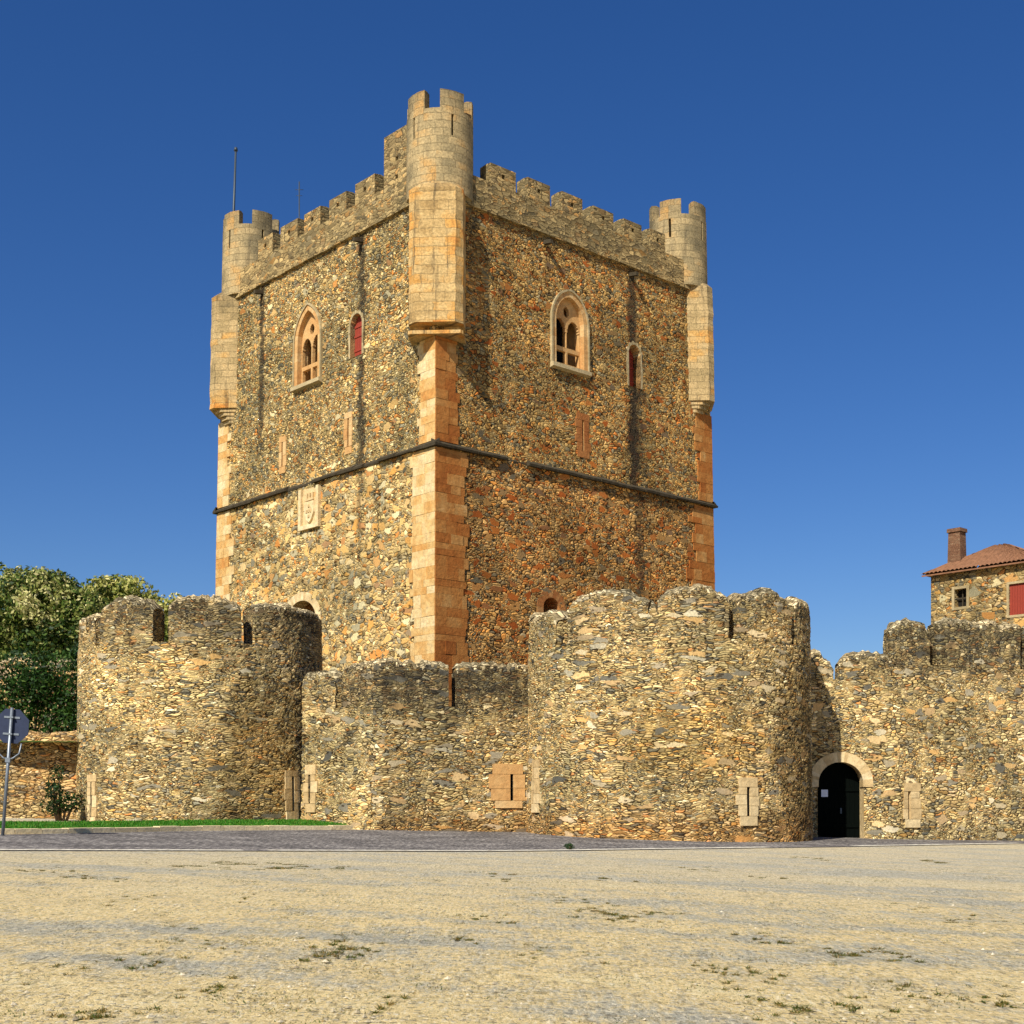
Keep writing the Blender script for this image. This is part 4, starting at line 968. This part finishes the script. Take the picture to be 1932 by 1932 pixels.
# curtain between the drums: a blunt wedge
KN = (-4.35, 45.3); KA = (-7.3, 48.0); KB = (0.95, 47.2)
ob = thing('curtain_wall', 'low angled rubble wall with a dark weathered top, between the two round bastions', 'wall', (0, 0, 0))
PW, lw_, sgw = polyP([KA, KN, KB], .012, 6.5); kn = sgw[1]; mb = MB()
h1 = [(px2u(588, KA, KN), .05, 1.75, 2.75)]; h2 = [(kn+px2u(964, KN, KB), .055, 1.85, 2.75)]; PE = PW
sillw = 5.0; hh_ = h1+h2
grid_wall(mb, PW, steps(0, lw_, .075, [x for q_ in hh_ for x in (q_[0]-q_[1], q_[0]+q_[1])]), steps(0.0, sillw, .075, (1.75, 1.85, 2.75)), rects(hh_), .6, mat=lambda u, v: np.where(u+.25*np.sin(v*3) < kn-.1, 0, 1), mat_rev=2, mat_back=2)
wall_top(mb, PW, 0, lw_, sillw, 1.2); mb.build('wall', [M_cl, M_cm, M_dark], ob)
for a, b, h, mi in ((0.0, px2u(634, KA, KN), 1.25, 0), (px2u(646, KA, KN), kn+px2u(846, KN, KB), 1.5, 1), (kn+px2u(862, KN, KB), lw_, 1.5, 1)):
    mb = MB(); loft_merlon(mb, PW, a, b, sillw, h, .6, .07, 0, 1); mb.build('merlon', [(M_cl, M_cm)[mi], M_cap], ob)
tag(loophole(5, PW, h1[0][0], 1.75, 2.75, .3, .42, .35, .3, M_dress, ob), 'pale loop on the bright side')
tag(loophole(6, PE, h2[0][0], 1.85, 2.75, .85, .5, .35, .25, M_warm, ob), 'wide orange loop on the darker side')

# gate wall on the right
GA = (8.0, 49.0); GB = (13.6, 49.2); GC = (30.0, 55.0)
ob = thing('gate_wall', 'rubble wall with an arched dark doorway, running right from the big round bastion', 'wall', (0, 0, 0))
PG, lg, sgg = polyP([GA, GB, GC], .015, 7); PH = PG; kg = sgg[1]
ud = px2u(1585, GA, GB); dr = (ud, .83, 0.0, 2.50, 3.28)
mb = MB(); sg = 6.2; st_ = 6.75
h3 = [(kg+px2u(1712, GB, GC), .055, 1.2, 2.2)]
us = steps(0, lg, .075, [ud-.83, ud+.83, kg]+[x for q_ in h3 for x in (q_[0]-q_[1], q_[0]+q_[1])])
grid_wall(mb, PG, us, steps(0.0, sg, .075, h3[0][2:]), lambda u, v: pointed(u, v, *dr) | rects(h3)(u, v), .75, mat=0, mat_rev=2, mat_back=1, lip=.03)
grid_wall(mb, PG, us[us >= kg-.09], steps(sg, st_, .075), None, .6)
wall_top(mb, PG, 0, lg, sg, 1.2); wall_top(mb, PG, kg-.08, lg, st_, 1.2)
e = PG(np.array([kg-.07]*4), np.array([sg-.1, st_, st_, sg-.1]), np.array([0, 0, 1.2, 1.2])); mb.add(e, [(0, 1, 2, 3)])
mb.build('wall', [M_cr, M_dark, M_dress], ob)
for a, b, z0, h, ar in ((px2u(1515, GA, GB), px2u(1572, GA, GB), sg, .95, .4), (px2u(1584, GA, GB), kg+.06, sg, .95, .25), (kg-.08, kg+px2u(1754, GB, GC), st_, 1.65, .24),
                        (kg+px2u(1770, GB, GC), kg+px2u(1925, GB, GC), st_, 1.7, .04), (kg+px2u(1936, GB, GC), kg+px2u(2060, GB, GC), st_, 1.75, .08)):
    mb = MB(); loft_merlon(mb, PG, max(0.02, a), b, z0, h, .62, ar, 0, 1); mb.build('merlon', [M_cr, M_cap], ob)
tag(loophole(7, PH, h3[0][0], 1.2, 2.2, .26, .6, .3, .3, M_dress, ob), 'pale loop right of the doorway')
mb = MB(); frame_band(mb, PG, ud, subdiv_sides(arch_outline(.80, 2.35, 2.5, 3.24)), .36, .05, .4); mb.build('doorway_arch', M_dress, ob)
# plank door inside
mb = MB(); q = lambda u, v, dd: PG(np.array([u]), np.array([v]), np.array([dd]))[0]
def qbox(mb, u0, u1, v0, v1, d0, d1, **k):
    V = [q(u0, v0, d0), q(u1, v0, d0), q(u1, v1, d0), q(u0, v1, d0), q(u0, v0, d1), q(u1, v0, d1), q(u1, v1, d1), q(u0, v1, d1)]
    mb.add(V, [(0, 1, 2, 3), (0, 4, 5, 1), (3, 2, 6, 7), (0, 3, 7, 4), (1, 5, 6, 2)], **k)
for i in range(9): qbox(mb, ud-.84+i*.187, ud-.84+(i+1)*.187-.008, .2, 3.3, .50+.004*(i % 2), .58)
for zz in (.9, 2.2): qbox(mb, ud-.8, ud+.8, zz, zz+.12, .46, .5)
dd_ = mb.build('door', M_green, ob); mb = MB(); qbox(mb, ud+.1, ud+.16, 1.4, 1.6, .42, .5); mb.build('handle', M_pole, dd_)
mb = MB(); qbox(mb, ud-.58, ud-.34, 2.0, 2.26, .435, .445); tag(mb.build('paper_notice', M_white), 'small white notice pinned to the dark arched door', 'notice')

# terrace walls on the far left
mb = MB(); PT, lt = planeP((-38, 46.5), (-13.2, 49.3), .02, 4.2)
grid_wall(mb, PT, steps(0, lt, .12), steps(0.0, 4.0, .12)); wall_top(mb, PT, 0, lt, 4.0, .7)
ob = mb.build('terrace_wall', M_far); tag(ob, 'low tan rubble terrace wall below the dark bush, left of the left bastion', 'wall')
mb = MB(); loft_merlon(mb, PT, 0, lt, 3.9, .35, .6, 0, 0, 0, .3, .05); mb.build('coping', [M_far], ob)
mb = MB(); us = np.linspace(-40, -12, 24); V = []
for x_ in us: V += [(x_, 48.0, 3.9), (x_, 53, 4.3+.2*math.sin(x_)), (x_, 60, 4.9), (x_, 90, 5.0)]
mb.add(V, [(i*4+j, i*4+4+j, i*4+5+j, i*4+1+j) for i in range(23) for j in range(3)]); tag(mb.build('terrace', M_soil), kind='structure')
mb = MB(); PU, lu = planeP((-42, 57), (-13.5, 58.5), 0, 8)
grid_wall(mb, PU, steps(0, lu, .15), steps(2.0, 7.3, .15)); wall_top(mb, PU, 0, lu, 7.3, .8)
ob = mb.build('rear_wall', M_far); tag(ob, 'rubble wall with pale rounded coping below the tree crowns, half hidden by the dark bush', 'wall')
u_ = 0.3; mb_list = []
while u_ < lu-2:
    w = rng.uniform(1.6, 2.6); mb = MB(); loft_merlon(mb, PU, u_, u_+w, 7.3, .62, .7, .35, 0, 1); mb.build('merlon', [M_far, M_cap], ob); u_ += w+.25

# ------------------------------------------------------------------ house behind the gate wall
HD = 72.0; hx = (1757*.53-512)/FPX*HD
HO = thing('stone_house', 'stone house with a red tiled hip roof and brick chimney, behind the gate wall', 'house', (hx, HD, 1.0), math.atan2(-.744, .668))
hz = 1.6+(HOR-1085*.53)/FPX*HD-1.0                     # eaves height above the house base
FW, FD = 5.8, 3.6
PFc = lambda u, v, dd: np.stack([u, dd+0*u, v], 1)
def hu(px):
    k = (px*.53-512)/FPX; return (k*HD-hx)/(.668+k*.744)
def hzz(px, py):
    u = hu(px); return 1.6+(HOR-py*.53)/FPX*(HD-.744*u)-1.0
w1 = (hu(1801), hu(1824), hzz(1812, 1145), hzz(1812, 1111)); w2 = (hu(1904), hu(1934), hzz(1918, 1160), hzz(1918, 1101))
mb = MB(); hf = lambda u, v: ((u > w1[0]) & (u < w1[1]) & (v > w1[2]) & (v < w1[3])) | ((u > w2[0]) & (u < w2[1]) & (v > w2[2]) & (v < w2[3]))
grid_wall(mb, PFc, steps(0, FW, .12, list(w1[:2])+list(w2[:2])), steps(0, hz, .12, list(w1[2:])+list(w2[2:])), hf, .35, mat_rev=0, mat_back=1)
mb.quad((0, FD, 0), (0, 0, 0), (0, 0, hz), (0, FD, hz)); mb.quad((FW, 0, 0), (FW, FD, 0), (FW, FD, hz), (FW, 0, hz)); mb.quad((FW, FD, 0), (0, FD, 0), (0, FD, hz), (FW, FD, hz))
mb.build('wall', [M_house, M_dark], HO)
M_brick = ashlar('chimney_brick', [(0, (92, 62, 46)), (.5, (118, 84, 62)), (1, (150, 126, 98))], .25, .09, (150, 122, 96), streak=.2)
M_tile = plain('roof_tile', (132, 94, 68), .6, 4, .85, bdist=.02, spec=.15)
mb = MB(); ov = .35; rh = 1.35; x0, x1, y0, y1 = -ov, FW+ov, -ov, FD+ov; ry = FD/2; rx0, rx1 = 2.6, FW-2.6
def slope(e0, e1, r0, r1, n):
    "one roof plane with rows of round tiles"
    e0, e1, r0, r1 = map(np.array, (e0, e1, r0, r1)); nu, nvv = n*6, 14; V = []
    nn = np.cross(e1-e0, r0-e0).astype(float); nn /= np.linalg.norm(nn)
    ln = np.linalg.norm(e1-e0)
    for i in range(nu+1):
        s_ = i/nu
        for j in range(nvv+1):
            t = j/nvv; row = e0+(r0-e0)*t; row2 = e1+(r1-e1)*t; pnt = row+(row2-row)*s_
            along = np.dot(pnt-e0, (e1-e0)/ln)
            V.append(pnt+nn*(.07*abs(math.sin(along*math.pi/.24))+.03*(1-(t*14) % 1)+rng.normal(0, .006)))
    m = nvv+1; mb.add(V, [(i*m+j, i*m+m+j, i*m+m+j+1, i*m+j+1) for i in range(nu) for j in range(nvv)])
slope((x0, y0, hz), (x1, y0, hz), (rx0, ry, hz+rh), (rx1, ry, hz+rh), 48); slope((x0, y1, hz), (x0, y0, hz), (rx0, ry, hz+rh), (rx0, ry, hz+rh), 34)
slope((x1, y0, hz), (x1, y1, hz), (rx1, ry, hz+rh), (rx1, ry, hz+rh), 30); slope((x1, y1, hz), (x0, y1, hz), (rx1, ry, hz+rh), (rx0, ry, hz+rh), 30)
mb.quad((x0, y0, hz-.02), (x0, y1, hz-.02), (x1, y1, hz-.02), (x1, y0, hz-.02)); mb.box(x0, x1, y0, y0+.02, hz-.1, hz-.025)
rf = mb.build('roof', M_tile, HO)
mb = MB(); cu = 1.05; cw = .40; zt_ = hz+2.35; ybase = .75
for z0_, z1_, e_ in ((hz-.2, zt_-.2, 0), (zt_-.196, zt_, .06)):
    b_ = [(cu-cw-e_, ybase-.3-e_), (cu+cw+e_, ybase-.3-e_), (cu+cw+e_, ybase+.3+e_), (cu-cw-e_, ybase+.3+e_)]
    k_ = .82 if e_ == 0 else .82
    V = [(x_, y_, z0_) for x_, y_ in b_]+[(cu+(x_-cu)*k_, y_, z1_) for x_, y_ in b_]
    if e_: V = [(cu+(x_-cu)*.85, y_, z_) for x_, y_, z_ in V[:4]]+V[4:]
    mb.add(V, [(0, 1, 5, 4), (1, 2, 6, 5), (2, 3, 7, 6), (3, 0, 4, 7), (4, 5, 6, 7)])
mb.build('chimney', M_brick, rf)
def rect_frame(w, bw, pr, mat, name):
    mb = MB()
    for a, b, c_, e_ in ((w[0]-bw, w[0], w[2]-bw, w[3]+bw), (w[1], w[1]+bw, w[2]-bw, w[3]+bw), (w[0]+.002, w[1]-.002, w[3], w[3]+bw), (w[0]+.002, w[1]-.002, w[2]-bw, w[2])): mb.box(a, b, -pr, .2, c_, e_, rnd=rng.uniform())
    return mb.build(name, mat, HO)
f1 = rect_frame(w1, .14, .04, M_hood, 'window'); f2 = rect_frame(w2, .12, .04, M_hood, 'window')
mb = MB(); mb.box((w1[0]+w1[1])/2-.03, (w1[0]+w1[1])/2+.03, .2, .25, w1[2], w1[3]); mb.box(w1[0], w1[1], .2, .24, (w1[2]+w1[3])/2-.03, (w1[2]+w1[3])/2+.03); mb.build('glazing_bar', M_led, f1)
mb = MB(); nb = 6
for i in range(nb): mb.box(w2[0]+(w2[1]-w2[0])*i/nb, w2[0]+(w2[1]-w2[0])*(i+1)/nb-.01, .06, .1, w2[2], w2[3])
mb.build('shutter', M_red, f2)

# ------------------------------------------------------------------ trees and bushes
def leaf_cloud(clumps, nper, size, flat=0.5):
    "leaf-sized faces on the shells of many clumps"
    Vs, rn = [], []
    for (cx, cy, cz, rx, ry, rz, tone) in clumps:
        n = int(nper*(rx*rz)); dv = rng.normal(0, 1, (n, 3)); dv /= np.linalg.norm(dv, axis=1)[:, None]
        rad = rng.uniform(.55, 1.08, n)**.6
        p = dv*rad[:, None]*(rx, ry, rz)+(cx, cy, cz)
        nr = dv+rng.normal(0, .55, (n, 3)); nr /= np.linalg.norm(nr, axis=1)[:, None]
        t = np.cross(nr, rng.normal(0, 1, (n, 3))); t /= np.linalg.norm(t, axis=1)[:, None]; b = np.cross(nr, t)
        s = size*rng.uniform(.6, 1.3, n)[:, None]
        Vs.append(np.stack([p-t*s, p-b*s*flat, p+t*s, p+b*s*flat], 1).reshape(-1, 3)); rn.append(np.clip(tone+rng.normal(0, .22, n), 0, 1))
    V = np.concatenate(Vs); r_ = np.concatenate(rn); mb = MB()
    mb.add(V, np.arange(len(V)).reshape(-1, 4), uvs=np.zeros((len(V), 2)), rnd=r_); return mb
M_bark = plain('bark', (92, 76, 58), .4, 5, .95, bdist=.03, spec=.1, stretch=(3, 3, .6))
M_leafA = leafmat('leaf_olive', [(0, (30, 52, 14)), (.35, (72, 94, 30)), (.62, (142, 146, 70)), (1, (222, 210, 146))])
M_leafB = leafmat('leaf_yellow_green', [(0, (56, 72, 20)), (.3, (112, 124, 44)), (.6, (176, 170, 84)), (1, (232, 218, 148))])
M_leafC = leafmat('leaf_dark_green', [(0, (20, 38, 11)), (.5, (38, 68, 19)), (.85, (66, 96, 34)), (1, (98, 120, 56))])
def tree(x, y, zb, ztop, rad, mat, label, nclump=46, nper=420, size=.13, base=.38, group='trees behind the walls'):
    t = thing('broadleaf_tree', label, 'tree', (x, y, zb), 0, group); H = ztop-zb
    cl = []; tips = []
    for i in range(nclump):
        a = rng.uniform(0, 2*math.pi); f = rng.uniform(0, 1)
        zz = H*(base+(1-base)*f)*.93; prof = math.sin(math.pi*min(1, .18+.80*f))**.7
        rr = rad*prof*rng.uniform(.35, .95); s = rad*rng.uniform(.20, .36)
        cl.append((rr*math.cos(a), rr*math.sin(a), min(zz, H-s*.8), s, s, s*.85, rng.uniform(.08, .72))); tips.append(cl[-1][:3])
    for i in range(nclump):                                 # ragged outer sprays
        a = rng.uniform(0, 2*math.pi); f = rng.uniform(.05, 1); prof = math.sin(math.pi*min(1, .2+.78*f))**.7
        rr = rad*prof*rng.uniform(.85, 1.14); s = rad*rng.uniform(.06, .13)
        cl.append((rr*math.cos(a), rr*math.sin(a), H*(base+(1-base)*f)*rng.uniform(.93, 1.02), s, s, s*1.3, rng.uniform(.3, .85)))
    cl.append((0, 0, H-rad*.3, rad*.3, rad*.3, rad*.32, .55))
    leaf_cloud(cl, nper, size).build('crown', mat, t)
    mb = MB(); mb.tube([(0, 0, -.3), (.1, .05, H*.25), (0, .1, H*.5), (.05, 0, H*.85)], [rad*.11, rad*.085, rad*.06, .03], 8)
    for p in tips[::4]: mb.tube([(0.05, .05, H*rng.uniform(.22, .5)), (p[0]*.5, p[1]*.5, p[2]*.8), p], [rad*.035, rad*.022, .012], 5)
    mb.build('trunk', M_bark, t); return t
tree(-24.6, 71, 5.0, 13.8, 4.4, M_leafA, 'dark olive tree with a pointed crown, behind the far left wall', 60)
tree(-21.4, 75, 5.0, 14.2, 4.3, M_leafB, 'yellowish green tree just left of the keep, behind the left bastion', 46)
tree(-28.0, 76, 5.0, 12.4, 3.4, M_leafA, 'olive tree with a lower crown at the left edge, behind the dark olive one', 40)
def bush(name, x, y, z, clumps, mat, label, nper, size):
    t = thing(name, label, 'bush', (x, y, z)); leaf_cloud(clumps, nper, size).build('foliage', mat, t)
    mb = MB()
    for c_ in clumps[::3]: mb.tube([(c_[0]*.2, c_[1]*.2, -.2), (c_[0]*.6, c_[1]*.6, c_[2]*.6), c_[:3]], [.06, .04, .015], 5)
    mb.build('stem', M_bark, t)
cl = [(rng.uniform(-3.2, 2.6), rng.uniform(-1.0, 1.2), rng.uniform(.0, 2.9), rng.uniform(.7, 1.1), .8, rng.uniform(.55, .85), rng.uniform(.2, .65)) for _ in range(48)]
bush('bush', -18.2, 52.0, 4.1, cl, M_leafC, 'large dark green bush spilling over the terrace wall, left of the left bastion', 520, .09)
cl = [(rng.uniform(-.5, .5), rng.uniform(-.3, .3), rng.uniform(.3, 1.7), rng.uniform(.22, .36), .3, .3, rng.uniform(0, .35)) for _ in range(16)]  # low leaf tones put the shade on this shrub into its colour
bush('shrub', -15.35, 46.8, 1.2, cl, M_leafC, 'small shrub with leaves coloured as if shaded at the foot of the terrace wall, beside the left bastion', 900, .06)
wx, wy = ground_at(1075, 1604)
cl = [(rng.uniform(-.12, .12), rng.uniform(-.08, .08), rng.uniform(.04, .12), .09, .08, .07, rng.uniform(.2, .6)) for _ in range(7)]
bush('weed', wx, wy, zg(wx, wy)+.0, cl, M_leafC, 'tiny green weed growing at the edge of the road below the bastion', 9000, .02)

# ------------------------------------------------------------------ road sign seen from behind
sxp, syp = (5*.53-512)/FPX*34.6, 34.6
SG = thing('road_sign', 'dark back of an octagonal road sign on a leaning grey post at the left edge', 'sign', (sxp, syp, zg(sxp, syp)), 0)
SG.rotation_euler = (0, R(4.2), 0)
mb = MB(); mb.tube([(0, 0, -.3), (0, 0, 3.24)], .042, 10); mb.build('post', M_galv, SG)
cz, rr = 2.78, .43; mb = MB()
pts = [(rr/math.cos(R(22.5))*math.cos(R(22.5+45*k)), rr/math.cos(R(22.5))*math.sin(R(22.5+45*k))) for k in range(8)]
V = [(x_, .06, cz+z_) for x_, z_ in pts]+[(x_, .075, cz+z_) for x_, z_ in pts]
mb.add(V, [tuple(range(8)), tuple(range(8, 16))[::-1]]+[(i, 8+i, 8+(i+1) % 8, (i+1) % 8) for i in range(8)])
mb.build('sign_plate', M_signback, SG)
for zz in (2.58, 3.0):
    mb = MB(); mb.box(-.2, .2, .044, .058, zz-.025, zz+.025); mb.box(-.06, .06, -.05, .044, zz-.02, zz+.02); mb.build('clamp', M_galv, SG)
mb = MB()
for s_ in (-1, 1): mb.tube([(0, -.03, 1.92), (s_*.13, -.03, 1.98), (s_*.27, -.02, 2.10), (s_*.31, -.02, 2.36)], .022, 6)
mb.box(-.06, .06, -.055, .05, 1.86, 1.98); mb.build('bracket', M_galv, SG)
